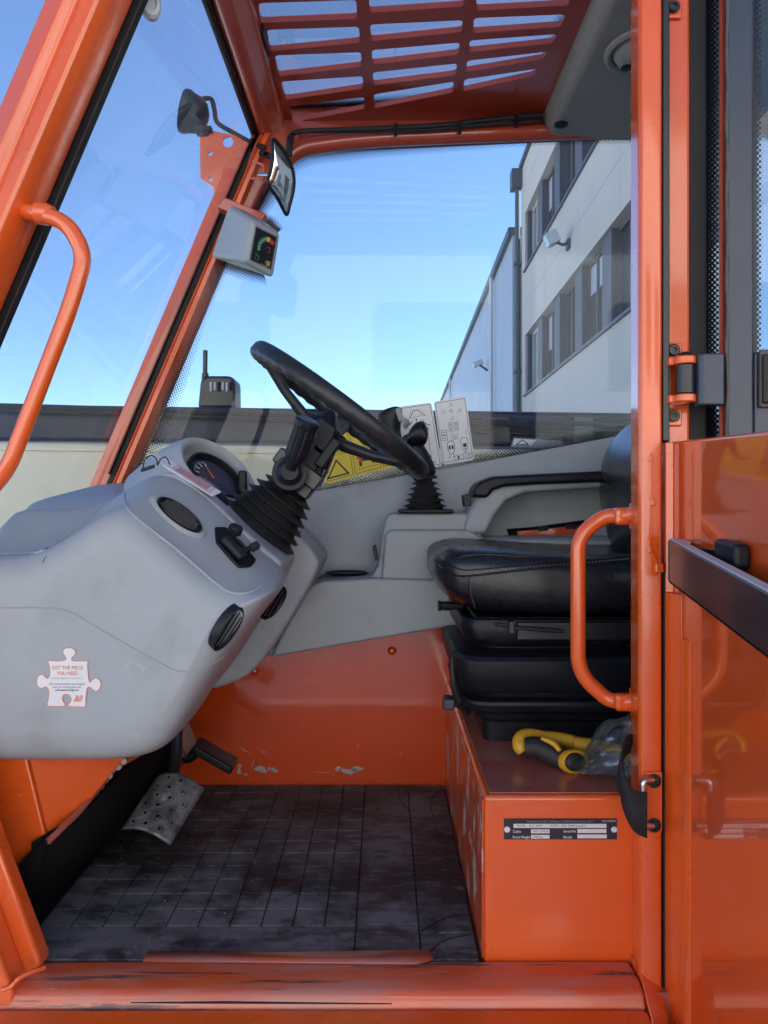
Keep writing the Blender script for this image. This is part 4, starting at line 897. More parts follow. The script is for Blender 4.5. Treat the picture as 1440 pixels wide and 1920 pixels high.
# air vent on the sloping top
def vent(c, n, u, rad, name='air_vent', seg=28, sv=1.0, louvres=4, scoop=True):
    v_ = sub(name, c, T, 'round black air vent with louvres'); v = n.cross(u).normalized()
    MB().lathe(c, n, [(rad*1.0, -0.010), (rad, 0.004), (rad*0.93, 0.006), (rad*0.86, 0.003), (rad*0.84, -0.006), (0.001, -0.007)], seg, u=u, sv=sv).build('ring', M['black'], v_, smooth=40)
    for i in range(louvres):
        t = -0.62 + 1.24*i/(louvres-1); hw = math.sqrt(max(0, 1-t*t))*rad*0.80
        MB().obox(c + v*(t*rad*sv) + n*0.001, u*hw, (v*0.6+n*0.8)*0.0055, (n*0.6-v*0.8)*0.0011).build('louvre', M['rubber'], v_, bevel=0.0006)
    return v_
SL = Vector((0.80, 0, -0.60))
h1, n1 = hit(BT, 336, 968)
def avg_n(px, py, e=9):
    ns = [hit(BT, px+a*e, py+b*e)[1] for a, b in ((0, 0), (1, .8), (-1, -.8), (.7, -.7), (-.7, .7))]
    return sum([n for n in ns if n is not None], Vector()).normalized()
vc, _ = hit(BT, 336, 967); nU = avg_n(336, 967); uS = Vector((0.77, 0.02, -0.62)); uS = (uS - nU*nU.dot(uS)).normalized()
vent(vc + nU*0.001, nU, uS, 0.044, sv=0.52)
MB().lathe(vc, nU, [(0.062, -0.012), (0.056, -0.001), (0.051, 0.0030), (0.0475, 0.0035), (0.045, -0.003)], 36, u=uS, sv=0.56, caps=False).build('vent_surround', M['plastic'], dash, smooth=60)
kc, _ = hit(BT, 424, 1176); nK = (avg_n(424, 1176, 6) + Vector((0.75, 0, -0.35))).normalized(); uK = Vector((0.5, 0, 0.86)); uK = (uK - nK*nK.dot(uK)).normalized()
vent(kc + nK*0.003, nK, uK, 0.040, sv=0.5)
uK2 = Vector((0.5, 0, 0.86)); nK2 = Vector((0.80, -0.36, -0.46)); nK2 = (nK2 - uK2*nK2.dot(uK2)).normalized()
vent(at(511, 1129, 1.405), nK2, uK2, 0.035)
# switch panel with two knobs
sw_ = sub('switch_panel', at(440, 1030, 1.30), T, 'black switch panel with two ribbed knobs')
q0 = [hit(BT, *p)[0] for p in ((402, 990), (422, 990), (480, 1052), (470, 1064), (447, 1066), (404, 1018))]
un = avg_n(440, 1028, 14)
MB().prism([p + un*0.004 for p in fillet(q0 + [q0[0]], 0.006, 3)[:-1]], un*-0.02).build('base', M['black'], sw_, bevel=0.002)
def sp_at(px, py, lift): h, n = hit(BT, px, py); return h + un*lift
def knob(px, py, lift, r, h, ax, name='knob'):
    c = sp_at(px, py, lift); ax = Vector(ax).normalized(); u, v = frame_of(ax)
    b = MB(); n = 36; rings = [(r*0.55, -h*2.2), (r*0.55, -h*0.3), (r, -h*0.25), (r, h*0.75), (r*0.86, h), (0.001, h)]; vs = []
    for k_, (rr, hh) in enumerate(rings):
        for i in range(n):
            q = rr*(1 - (0.10 if i % 2 and k_ in (2, 3) else 0)); vs.append(c + ax*hh + (u*math.cos(2*math.pi*i/n) + v*math.sin(2*math.pi*i/n))*q)
    fs = [[i*n+k, i*n+(k+1) % n, (i+1)*n+(k+1) % n, (i+1)*n+k] for i in range(len(rings)-1) for k in range(n)]
    b.add(vs, fs); return b.build(name, M['black'], sw_, smooth=25)
knob(425, 1016, 0.026, 0.0125, 0.010, (0.45, -0.35, 0.85)); knob(462, 1042, 0.020, 0.0075, 0.012, (0.8, -0.2, 0.45))
MB().tube([sp_at(447, 1043, 0.012), sp_at(462, 1042, 0.020)], 0.005, 10).build('stem', M['black'], sw_)
MB().tube([sp_at(425, 1016, 0.014), sp_at(440, 1028, 0.016), sp_at(452, 1040, 0.014)], 0.0035, 8).build('link', M['black'], sw_)
e_ = sp_at(452, 1056, 0.0) - sp_at(416, 1018, 0.0)
MB().obox(sp_at(432, 1036, 0.012), e_*0.5, un.cross(e_).normalized()*0.011, un*0.006).build('slider', M['rubber'], sw_, bevel=0.005, seg=3)
plate([(540, 1005), (560, 996), (577, 1022), (560, 1030), (535, 1032)], 1.66, 1.70, 'switch_block', M['black'], dash, bevel=0.003)
MB().obox(at(557, 1014, 1.70), (0.03, 0, -0.03), (0, 0.04, 0), (0.008, 0, 0.008)).build('switch_block', M['black'], dash, bevel=0.004)
# puzzle-piece sticker on the dashboard side
hp_, _ = hit(BT, 130, 1280); ds = hp_.y - 0.0006
S0 = at(68, 1213, ds); dcl = Decal(S0, at(192, 1213, ds)-S0, at(68, 1329, ds)-S0)
def uvp(zx, zy): return ((60 + zx*140/1440 - 68)/124, (1200 + zy*140/1440 - 1213)/116)
puz = [(320, 395), (480, 398), (600, 385), (655, 365), (640, 320), (595, 250), (610, 185), (660, 150), (722, 142), (790, 155), (840, 200), (848, 260), (810, 315), (770, 360), (800, 395), (940, 400), (1075, 400), (1080, 500), (1092, 640), (1105, 760), (1122, 808), (1160, 770), (1215, 728), (1275, 738), (1322, 785), (1340, 850), (1320, 930), (1270, 980), (1210, 985), (1160, 950), (1115, 905), (1075, 930), (1062, 1000), (1045, 1120), (1040, 1280), (930, 1290), (800, 1292), (705, 1275), (698, 1240), (745, 1180), (750, 1120), (720, 1065), (670, 1045), (620, 1060), (595, 1115), (605, 1170), (645, 1220), (650, 1255), (600, 1282), (480, 1285), (300, 1270), (312, 1150), (325, 1000), (300, 925), (260, 905), (200, 935), (150, 925), (105, 880), (92, 800), (110, 710), (160, 660), (215, 660), (260, 700), (300, 735), (335, 690), (345, 600), (335, 500)]
def poly_smooth(p): return [(q.x, q.y) for q in cat([Vector((*uvp(x, y), 0)) for x, y in p], 3, closed=True)]
cxm = sum(p[0] for p in puz)/len(puz); cym = sum(p[1] for p in puz)/len(puz)
def inset(p, k):
    out = []
    n = len(p)
    ar_ = sum(p[i-1][0]*p[i][1]-p[i][0]*p[i-1][1] for i in range(n)); sg = 1 if ar_ > 0 else -1
    for i in range(n):
        tx, ty = p[(i+1) % n][0]-p[i-1][0], p[(i+1) % n][1]-p[i-1][1]; l = math.hypot(tx, ty) or 1
        out.append((p[i][0] - sg*ty/l*k, p[i][1] + sg*tx/l*k))
    return out
stp = sub('parts_sticker', at(130, 1270, ds), T, 'white puzzle-piece sticker with orange outline and headline')
def curve_fill(pts2, l, k, name):       # filled outline as mesh (concave safe)
    c = bpy.data.curves.new('c', 'CURVE'); c.dimensions = '2D'; c.fill_mode = 'BOTH'
    s_ = c.splines.new('POLY'); s_.points.add(len(pts2)-1); s_.use_cyclic_u = True
    for i, p in enumerate(pts2): s_.points[i].co = (p[0], p[1], 0, 1)
    o = bpy.data.objects.new('c', c); me = bpy.data.meshes.new_from_object(o)
    v = [dcl.P(p.co.x, p.co.y, l) for p in me.vertices]; f = [list(p.vertices) for p in me.polygons]
    bpy.data.objects.remove(o); bpy.data.curves.remove(c); link(name, v, f, M[k], stp, smooth=0)
curve_fill(poly_smooth(puz), 0, 'ink_orange', 'outline'); curve_fill(poly_smooth(inset(puz, 13)), 1, 'white', 'sheet')
def pt_(s, x0, x1, yb, h, k, bold=0.0):
    a, b = uvp(x0, yb); a2, _ = uvp(x1, yb); dcl.text(s, a, b, h*140/1440/116, a2-a, k, 2, bold)
pt_('GET THE PIECE', 392, 990, 566, 72, 'ink_orange', 0.01); pt_('YOU NEED', 485, 890, 675, 72, 'ink_orange', 0.01)
pt_('and the support to go with it.', 375, 985, 748, 38, 'ink_grey')
pt_('JLG recommends the use of original', 342, 1020, 862, 40, 'ink_blue'); pt_('parts. For ordering parts visit', 405, 950, 920, 38, 'ink_blue'); pt_('onlineexpress2.jlg.com', 452, 905, 978, 40, 'ink_blue', 0.02)
pt_('JLG', 840, 985, 1122, 56, 'ink_orange', 0.05)
for i, (ya, yb, xa, xb) in enumerate(((1135, 1150, 818, 965), (1156, 1170, 808, 955), (1175, 1184, 800, 945))):
    p = [uvp(xa, yb), uvp(xa+8, ya), uvp(xb+8, ya), uvp(xb, yb)]; dcl.poly(p, 'ink_orange', 2)
pt_('1702000000 - 10/07', 760, 975, 1222, 20, 'ink_grey') if False else None
dcl.build(stp)
# paper tag tied to the dashboard with black wire
tg = root('paper_tag', at(350, 900, 1.40), 'white paper tag with red print tied by thin black wire to the dashboard ridge', 'tag')
TA, TB_ = at(268, 868, 1.42), at(392, 948, 1.385); across = Vector((0.007, 0.044, 0.012)); ln_ = (TB_-TA)
q = [TA, TA + ln_*0.25 - Vector((0, 0.004, 0.0)), TA + ln_*0.27 - across*0.12, TA + ln_*0.97 - across*0.06, TB_, TB_ + across*0.78 + ln_*0.02, TA + ln_*0.3 + across*0.72, TA + across*0.5 + ln_*0.05]
q = [p + Vector((0.008, -0.004, 0.017)) for p in q]
link('card', q, [list(range(8))], M['white'], tg, solid=0.0012, smooth=0)
tn = (q[3]-q[0]).cross(q[5]-q[0]).normalized(); tn = tn if tn.dot(Vector((0, 0, CAMZ))-q[0]) > 0 else -tn
td = Decal(q[0]+tn*0.001, ln_, across*0.8); td.box(0.38, 0.12, 0.93, 0.85, 0.0012, 'ink_red', 1)
for i in range(4): td.line([(0.42, 0.25+0.15*i), (0.88, 0.25+0.15*i)], 0.0022, 'ink_red', 1)
td.build(tg)
MB().tube(cat([at(268, 878, 1.41), at(272, 862, 1.41), at(284, 854, 1.40), at(294, 862, 1.40), at(295, 872, 1.40), at(302, 860, 1.40), at(312, 858, 1.39), at(319, 872, 1.39)], 6), 0.0013, 6).build('wire', M['rubber'], tg)
MB().obox(at(277, 878, 1.405), (0.012, 0, 0.004), (0, 0.004, 0), (0, 0, 0.003)).build('clip', M['rubber'], tg, bevel=0.001)

# ------------------------------------------------------------------ steering wheel and column
WD = 1.52; wc = at(639, 771, WD); wa = Vector((0.594, 0, 0.804)); wu = Vector((0.804, 0, -0.594)); wv = Vector((0, 1, 0))
sw = sub('steering_wheel', wc, T, 'black three-spoke steering wheel')
RR, rt = 0.1975, 0.0150; n, m_ = 144, 16; vs = []
for i in range(n):
    a = 2*math.pi*i/n; ra = wu*math.cos(a) + wv*math.sin(a); bump_ = 0.5+0.5*math.cos(40*a)
    for j in range(m_):
        b = 2*math.pi*j/m_; cs, sn = math.cos(b), math.sin(b)
        k = 1 + (0.16*bump_ if sn < -0.35 else 0) ; vs.append(wc + ra*(RR + rt*0.92*cs*k) + wa*(rt*1.12*sn*k))
fs = [[i*m_+j, i*m_+(j+1) % m_, ((i+1) % n)*m_+(j+1) % m_, ((i+1) % n)*m_+j] for i in range(n) for j in range(m_)]
MB().add(vs, fs).build('rim', M['wheel_rubber'], sw, smooth=70)
hub = wc - wa*0.060
for deg in (198, 342, 90):
    ra = wu*math.cos(R(deg)) + wv*math.sin(R(deg)); ta = wa.cross(ra)
    secs = []
    for t, w_2, h_2 in ((0.0, 0.030, 0.012), (0.25, 0.026, 0.011), (0.6, 0.020, 0.009), (0.9, 0.019, 0.010), (1.0, 0.024, 0.012)):
        c = hub*(1-t) + (wc + ra*(RR-0.004))*t; c = c + wa*(-0.010*math.sin(math.pi*t))
        secs.append([c + ta*(w_2*x) + wa*(h_2*y) for x, y in ((1, .3), (1, -.6), (.55, -1), (.35, -.45), (-.35, -.45), (-.55, -1), (-1, -.6), (-1, .3), (-.6, 1), (.6, 1))])
    MB().loft(secs).build('spoke', M['wheel_rubber'], sw, bevel=0.002)
MB().lathe(hub, wa, [(0.030, -0.050), (0.034, -0.045), (0.040, -0.012), (0.046, 0.010), (0.042, 0.022), (0.025, 0.026), (0.001, 0.027)], 32).build('hub', M['wheel_rubber'], sw, smooth=45)
col = sub('steering_column', at(548, 920, 1.52), T)
cb, ct = at(479, 998, 1.52), hub
MB().tube([cb, ct], 0.021, 16).build('shaft', M['steel_black'], col)
MB().lathe(at(593, 838, 1.52), wa, [(0.030, -0.035), (0.036, -0.030), (0.038, 0.020), (0.032, 0.040)], 20).build('collar', M['black'], col, bevel=0.002)
MB().obox(at(582, 858, 1.50), wa*0.030, wv*0.036, wu*0.027).build('column_block', M['black'], col, bevel=0.005, seg=3)
MB().obox(at(586, 903, 1.50), wa*0.036, wv*0.026, wu*0.013).build('column_block', M['steel_black'], col, bevel=0.004)
MB().obox(at(615, 850, 1.47), wa*0.032, wv*0.015, wu*0.010).build('column_cover', M['black'], col, bevel=0.004)
secs = []
for t, w2, h2 in ((0, 0.018, 0.026), (0.4, 0.026, 0.036), (0.8, 0.03, 0.036), (1.0, 0.006, 0.010)):
    c = at(586, 905, 1.50)*(1-t) + at(625, 770, 1.50)*t; secs.append([c + wu*(w2*x) + wv*(h2*y) for x, y in ((1, .6), (.6, 1), (-.6, 1), (-1, .6), (-1, -.6), (-.6, -1), (.6, -1), (1, -.6))])
MB().loft(secs).build('column_shroud', M['black'], col, bevel=0.003)
MB().obox(at(560, 880, 1.465), wa*0.016, wv*0.02, wu*0.050).build('column_clamp', M['steel_black'], col, bevel=0.004)
# joint with ribbed direction lever towards the viewer
jc = at(542, 892, 1.44)
MB().lathe(jc, (0.15, -1, 0.15), [(0.032, 0.03), (0.031, -0.02), (0.026, -0.018), (0.024, 0.034), (0.018, 0.040), (0.016, 0.046), (0.001, 0.047)], 28).build('lever_joint', M['black'], col, smooth=40)
MB().lathe(jc, (0.15, -1, 0.15), [(0.030, -0.035), (0.033, -0.03), (0.033, 0.018), (0.027, 0.026), (0.001, 0.027)], 8, u=(1, 0, 0.6)).build('lever_housing', M['black'], col, bevel=0.003)
la, lb = at(545, 880, 1.40), at(578, 786, 1.375); lax = (lb-la).normalized(); lu, lv2 = frame_of(lax); vs = []; n = 40
prof = [(0.010, 0.0), (0.012, 0.010), (0.018, 0.022), (0.0205, 0.030), (0.0205, 0.080), (0.0225, 0.084), (0.0225, 0.094), (0.020, 0.0975), (0.001, 0.098)]
for k_, (rr, hh) in enumerate(prof):
    for i in range(n):
        q = rr*(1 - (0.09 if i % 4 == 0 and k_ in (2, 3, 4) else 0)); vs.append(la + lax*(hh*(lb-la).length/0.098) + (lu*math.cos(2*math.pi*i/n) + lv2*math.sin(2*math.pi*i/n))*q)
fs = [[i*n+k, i*n+(k+1) % n, (i+1)*n+(k+1) % n, (i+1)*n+k] for i in range(len(prof)-1) for k in range(n)]
MB().add(vs, fs).build('ribbed_lever', M['black'], col, smooth=30)
# bellows boot
ba = (at(546, 916, 1.52) - cb).normalized(); bl = (at(546, 916, 1.52) - cb).length; bp = [(0.001, -0.030)]
nr = 8
for i in range(nr):
    t = i/(nr-1); r0 = 0.094*(1-t)**0.9 + 0.056*t; h = -0.022 + t*(bl+0.014)*0.98; st = (bl+0.02)/nr
    bp += [(r0-0.013, h-st*0.30), (r0, h), (r0+0.0005, h+st*0.10), (r0-0.012, h+st*0.42)]
bp += [(0.034, bl+0.004), (0.024, bl+0.008), (0.001, bl+0.009)]
MB().lathe(cb, ba, bp, 48, u=(0.8, 0, -0.6), sv=0.78).build('bellows_boot', M['rubber'], col, smooth=32)

# ------------------------------------------------------------------ stickers on the side window
def wsheet(tl, tr_, br, bl_, d, k, name, label, r=0.10):
    O = at(*tl, d); U = at(*tr_, d)-O; Vv = at(*bl_, d)-O; dc = Decal(O, U, Vv); pts = []
    ra = r; rb = r*dc.w/dc.h
    for cx_, cy_, a0 in ((ra, rb, 180), (1-ra, rb, 270), (1-ra, 1-rb, 0), (ra, 1-rb, 90)):
        for k_ in range(5): a = R(a0+22.5*k_); pts.append((cx_+ra*math.cos(a), cy_+rb*math.sin(a)))
    dc.poly(pts, k, 0); return dc, sub(name, O, T, label)
dcr, oo = wsheet((813, 753), (873, 743), (891, 857), (830, 872), 1.950, 'white', 'instruction_sticker', 'white control diagram sticker on the side window')
dcr.box(0.045, 0.03, 0.955, 0.965, 0.0011)
def arrow4(dc, a, b, s_):
    for dx, dy in ((1, 0), (-1, 0), (0, 1), (0, -1)):
        ex_, ey = a+dx*s_, b+dy*s_*dc.w/dc.h; px_, py_ = dy*s_*0.35, dx*s_*0.35*dc.w/dc.h
        dc.line([(a+dx*s_*.3, b+dy*s_*.3*dc.w/dc.h), (ex_, ey)], 0.0010)
        dc.poly([(ex_+dx*s_*.3, ey+dy*s_*.3*dc.w/dc.h), (ex_-dx*s_*.25+px_, ey-dy*s_*.25*dc.w/dc.h+py_), (ex_-dx*s_*.25-px_, ey-dy*s_*.25*dc.w/dc.h-py_)])
arrow4(dcr, 0.49, 0.19, 0.055)
for a, b, rr in ((0.49, 0.08, 0), (0.25, 0.17, 60), (0.74, 0.19, 20), (0.49, 0.29, 180)):
    dcr.line([(a-.07, b+.035), (a+.06, b+.03), (a+.06, b-.01)], 0.0008); dcr.disc(a, b+0.0, 0.0014)
dcr.box(0.36, 0.37, 0.64, 0.50, 0.0009); dcr.line([(0.36, 0.435), (0.64, 0.43)], 0.0008)
for a, b in ((0.43, 0.40), (0.57, 0.40), (0.43, 0.465), (0.57, 0.465)): dcr.line([(a-.045, b+.015), (a+.04, b-.015)], 0.0011); dcr.line([(a-.04, b-.012), (a+.045, b+.012)], 0.0011)
dcr.box(0.10, 0.47, 0.26, 0.54); dcr.box(0.10, 0.55, 0.26, 0.63); dcr.line([(.14, .5), (.22, .51)], .0012); dcr.line([(.14, .6), (.19, .58), (.22, .59)], .0012)
dcr.box(0.44, 0.57, 0.58, 0.63, 0.0009); dcr.ring(0.51, 0.60, 0.0018, 0.0008); dcr.line([(0.42, 0.50), (0.36, 0.66)], 0.0007); dcr.line([(0.44, 0.63), (0.42, 0.66)], 0.0007)
for a in (0.33,):
    dcr.line([(a-.10, .68), (a-.04, .65), (a+.05, .65), (a+.12, .69), (a+.10, .80), (a+.04, .85), (a-.05, .85), (a-.10, .79), (a-.10, .68)], 0.0013)
    dcr.rect(a-.07, .72, a-.01, .78); dcr.rect(a+.02, .72, a+.08, .78); dcr.ring(a-.08, .90, .0014, .0009); dcr.ring(a+.06, .90, .0014, .0009); dcr.line([(a-.06, .85), (a-.08, .885)], .0009); dcr.line([(a+.05, .85), (a+.06, .885)], .0009)
dcr.line([(.64, .67), (.72, .63), (.83, .63), (.88, .68), (.86, .77), (.76, .87), (.68, .79), (.64, .67)], .0010); dcr.rect(.71, .72, .82, .78); dcr.ring(.77, .81, .0017, .0013)
for i in range(3):
    for j in range(2): dcr.disc(.85+j*.05, .52+i*.028, .0009)
dcr.box(.40, .89, .66, .95, .0008); dcr.rect(.49, .90, .55, .945); dcr.box(.69, .87, .93, .94, .0009); dcr.line([(.76, .87), (.76, .94)], .0008); dcr.line([(.80, .92), (.83, .885), (.86, .92), (.90, .89)], .0013); dcr.line([(.70, .965), (.92, .955)], .0008)
dcr.build(oo)
dcr, oo = wsheet((740, 764), (809, 754), (829, 868), (760, 884), 1.951, 'white', 'instruction_sticker', 'white boom diagram sticker on the side window')
dcr.box(0.045, 0.03, 0.955, 0.965, 0.0011)
dcr.line([(.34, .20), (.44, .13), (.47, .09), (.62, .09), (.66, .13), (.78, .19)], .0016); dcr.line([(.34, .20), (.74, .18)], .0007); dcr.ring(.46, .12, .006, .0008, a0=150, a1=230); dcr.ring(.66, .12, .006, .0008, a0=-50, a1=30)
dcr.line([(.52, .24), (.50, .60)], .0011); dcr.poly([(.52, .215), (.555, .245), (.49, .245)])
dcr.line([(.78, .40), (.74, .82)], .0011); dcr.poly([(.785, .375), (.82, .41), (.745, .405)]); dcr.poly([(.735, .85), (.775, .815), (.705, .81)])
def wrench(a, b, f=1):
    dcr.line([(a-.10*f, b-.03), (a-.05*f, b-.01), (a+.05*f, b+.04), (a+.11*f, b+.04)], .0017); dcr.line([(a-.10*f, b-.03), (a-.12*f, b-.055)], .0014); dcr.line([(a-.05*f, b-.01), (a-.05*f, b-.05)], .0014); dcr.line([(a-.08*f, b+.07), (a+.1*f, b+.055)], .0006)
wrench(.28, .30, -1); wrench(.76, .30); wrench(.74, .88); wrench(.52, .93); dcr.line([(.64, .53), (.76, .55)], .0012); dcr.disc(.63, .53, .0013)
dcr.build(oo)
yl, oo = wsheet((598, 812), (757, 770), (767, 884), (612, 908), 1.952, 'yellow', 'warning_sticker', 'yellow warning sticker with black pictograms on the side window', 0.03)
for i in range(3):
    a0 = 0.02+i*0.33; yl.box(a0, 0.06, a0+0.30, 0.46, .0011); yl.box(a0, 0.50, a0+0.30, 0.95, .0011)
yl.line([(.03, .90), (.15, .60), (.27, .90), (.03, .90)], .004)
def vehicle(a, b, s_=1.0):
    yl.rect(a-.05*s_, b-.10*s_, a+.05*s_, b+.03*s_); yl.rect(a-.085*s_, b-.0, a-.055*s_, b+.10*s_); yl.rect(a+.055*s_, b-.0, a+.085*s_, b+.10*s_); yl.rect(a-.035*s_, b-.085*s_, a+.035*s_, b-.03*s_, 'yellow', 2)
vehicle(.50, .72, 1.1); vehicle(.86, .70, .8); vehicle(.17, .26, .9); vehicle(.52, .28, .7); vehicle(.84, .26, .8)
for x in (.42, .585):
    yl.poly([(x, .56), (x+.025, .63), (x+.045, .60), (x+.03, .70), (x+.01, .76), (x-.01, .68), (x-.035, .70), (x-.02, .62)], 'ink_red', 3)
yl.disc(.76, .63, .004); yl.line([(.76, .64), (.75, .76), (.735, .86)], .003); yl.line([(.75, .76), (.775, .85)], .003); yl.line([(.735, .68), (.785, .70)], .0025)
yl.line([(.80, .88), (.97, .88)], .0012); yl.line([(.38, .88), (.62, .88)], .0012)
yl.build(oo)
wb, oo = wsheet((513, 860), (534, 857), (537, 884), (515, 888), 1.953, 'white', 'warning_sticker', 'small white sticker with black border on the side window', 0.1)
wb.box(.04, .04, .96, .96, .0018); wb.build(oo)

# ------------------------------------------------------------------ load indicator box and convex mirror
li = sub('load_indicator', at(460, 452, 1.80), T, 'grey load moment indicator box with coloured lamp scale')
fpts = [at(474, 410, 1.70), at(528, 438, 1.76), at(514, 524, 1.76), at(458, 492, 1.70)]     # face towards the driver
bpts = [at(428, 382, 1.80), at(476, 400, 1.90), at(462, 500, 1.90), at(392, 482, 1.80)]
fn = (fpts[1]-fpts[0]).cross(fpts[3]-fpts[0]).normalized(); fn = fn if fn.y < 0 else -fn
MB().add(fpts + bpts, [(0, 1, 2, 3), (4, 7, 6, 5), (0, 4, 5, 1), (1, 5, 6, 2), (2, 6, 7, 3), (3, 7, 4, 0)]).build('housing', M['plastic'], li, bevel=0.013, seg=4)
fo = fpts[0] + (fpts[1]-fpts[0])*0.13 + (fpts[3]-fpts[0])*0.12
pdc = Decal(fo + fn*0.0008, (fpts[1]-fpts[0])*0.74, (fpts[3]-fpts[0])*0.76 + (fpts[2]-fpts[1]-fpts[3]+fpts[0])*0.3)
pdc.rect(0, 0, 1, 1, 'screen', 0); pdc.box(0.02, 0.02, 0.98, 0.98, .0008, 'ink_grey', 1)
def arcband(a0, a1, k, r0=.30, r1=.45, cx_=.66, cy_=.52):
    n_ = 10; o_ = [(cx_+r1*math.cos(R(a0+(a1-a0)*i/n_)), cy_-r1*.85*math.sin(R(a0+(a1-a0)*i/n_))) for i in range(n_+1)]; i_ = [(cx_+r0*math.cos(R(a0+(a1-a0)*i/n_)), cy_-r0*.85*math.sin(R(a0+(a1-a0)*i/n_))) for i in range(n_+1)]
    for j in range(n_): pdc.poly([o_[j], o_[j+1], i_[j+1], i_[j]], k, 1)
arcband(108, 200, 'green'); arcband(84, 106, 'amber'); arcband(52, 82, 'redlens')
for a in (118, 138, 158, 178, 192): pdc.disc(.66+.375*math.cos(R(a)), .52-.32*math.sin(R(a)), .0013, 'white', 2, 8)
pdc.ring(.66, .48, .0075, .0022, 'redlens', 1, a0=-60, a1=60); pdc.line([(.58, .47), (.72, .40), (.80, .52)], .0012, 'redlens', 1)
pdc.line([(.15, .74), (.30, .72), (.36, .86)], .0012, 'green', 1); pdc.box(.22, .78, .36, .90, .0010, 'green', 1)
pdc.box(.74, .80, .88, .92, .0012, 'amber', 1); pdc.rect(.78, .83, .85, .90, 'amber', 1); pdc.disc(.68, .86, .0012, 'amber', 1); pdc.text('SERVICE', .52, .97, .03, .28, 'ink_grey', 1)
pdc.build(li)
MB().obox(at(455, 400, 1.86), (0.05, 0, -0.02), (0, 0.02, 0), (0.01, 0, 0.012)).build('bracket', M['roof_orange'], li, bevel=0.003)
mi = sub('convex_mirror', at(528, 335, 1.80), T, 'small convex mirror in a black frame')
mo = [(514, 268), (530, 278), (545, 300), (551, 325), (549, 350), (541, 380), (535, 399), (528, 390), (518, 372), (502, 350), (507, 330), (513, 300)]
mpts = cat([at(528+(x-528)*.92, 335+(y-335)*.90, 1.80) + Vector((0, (at(x, y, 1.8).z - zz(335, 1.8))*-0.30 + (x-525)*0.0009, 0)) for x, y in mo], 4, closed=True)
MB().tube(mpts + [mpts[0], mpts[1]], 0.0042, 8, caps=False).build('frame', M['black'], mi)
mc = sum(mpts, Vector())/len(mpts); nm = len(mpts); vs = [mc + Vector((0.001, -0.004, 0))]; fs = []
rings = [0.35, 0.7, 1.0]
for r_ in rings: vs += [mc + (p-mc)*r_ + Vector((0.001, -0.004, 0))*(1-r_*r_) for p in mpts]
for i in range(nm):
    fs.append((0, 1+i, 1+(i+1) % nm))
    for k_ in range(2): fs.append((1+k_*nm+i, 1+(k_+1)*nm+i, 1+(k_+1)*nm+(i+1) % nm, 1+k_*nm+(i+1) % nm))
link('mirror_face', vs, fs, M['mirror'], mi, smooth=80)
MB().tube(fillet([at(474, 302, 1.88), at(496, 310, 1.86), at(495, 337, 1.86), at(470, 334, 1.88)], 0.008, 5), 0.0030, 8).build('wire_bracket', M['orange'], mi)
MB().tube([at(487, 328, 1.86), at(500, 328, 1.83), at(512, 330, 1.81)], 0.0048, 10).build('ball_stud', M['metal'], mi)
for i, (x, y) in enumerate(((490, 275), (495, 288), (503, 292))): MB().obox(at(x, y, 1.88), (0.010, 0, -0.004), (0, 0.006, 0), (0.003, 0, 0.005)).build('clip', M['black'], mi, bevel=0.001)

# ------------------------------------------------------------------ seat plinth, rating plate
XBX = 0.1535; ZBX = CAMZ-0.4645
bx = sub('seat_plinth', (0.3, 1.5, ZF), T, 'orange steel box under the seat with a black rating plate')
MB().box(XBX+0.0025, 0.95, 1.2, DF-0.001, ZF-0.012, ZBX).build('shell', M['orange'], bx, bevel=0.007, seg=4)
MB().box(XBX, XBX+0.0045, 1.211, DF-0.012, ZF-0.004, ZBX-0.010).build('worn_side', M['orange_chipped'], bx, bevel=0.001)
MB().box(XBX+0.012, 0.94, 1.212, DF-0.01, ZBX-0.002, ZBX+0.0012).build('top_face', M['orange_dusty'], bx, bevel=0.001)
P0 = at(945, 1535, 1.1985); rp_ = Decal(P0, at(1157, 1535, 1.1985)-P0, at(945, 1574, 1.1985)-P0)
MB().box(P0.x, xx(1157, 1.1985), 1.1984, 1.1998, zz(1574, 1.1985), P0.z).build('rating_plate', M['ink'], bx, bevel=0.0004)
def rq(zx0, zy0, zx1, zy1, k='white', l=1): rp_.rect((zx0-88)/1216, (zy0-86)/216, (zx1-88)/1216, (zy1-86)/216, k, l)
def rt_(s, x0, x1, yb, h, k='white', l=2, b=0.0): rp_.text(s, (x0-88)/1216, (yb-86)/216, h/216, (x1-x0)/1216, k, l, b)
rq(190, 137, 1188, 180); rq(378, 195, 577, 236); rq(378, 252, 577, 291); rq(876, 191, 1188, 233); rq(876, 248, 1192, 288)
rt_('Manufactured by: SIAC, Via Bergamo 10, 24040 Pontirolo Nuovo, ITALY', 338, 1045, 121, 20, 'ink_grey'); rt_('1001143552C', 1145, 1292, 115, 18)
rt_('ROPS - ISO 3471', 228, 495, 168, 24, 'ink'); rt_('FOPS - ISO 3449 Level 2', 588, 970, 168, 24, 'ink')
rt_('Cabin', 182, 268, 228, 26, b=0.01); rt_('Proof Weight', 182, 368, 287, 26, b=0.01); rt_('Serial-No', 726, 860, 226, 26, b=0.01); rt_('Model', 726, 815, 287, 26, b=0.01)
rt_('1001137634', 400, 562, 226, 22, 'ink'); rt_('14000 kg', 400, 497, 281, 20, 'ink')
pb_ = sub('plate_printing', P0, bx) if False else None
rp_.build(bx)
for zx in (121, 1272):
    c = rp_.P((zx-88)/1216, (197-86)/216, 0); MB().lathe(c, (0, -1, 0), [(0.0048, 0), (0.0044, 0.0014), (0.0028, 0.0018), (0.0024, 0.0005), (0.0003, 0.0004)], 16).build('pop_rivet', M['white'], bx, smooth=40)
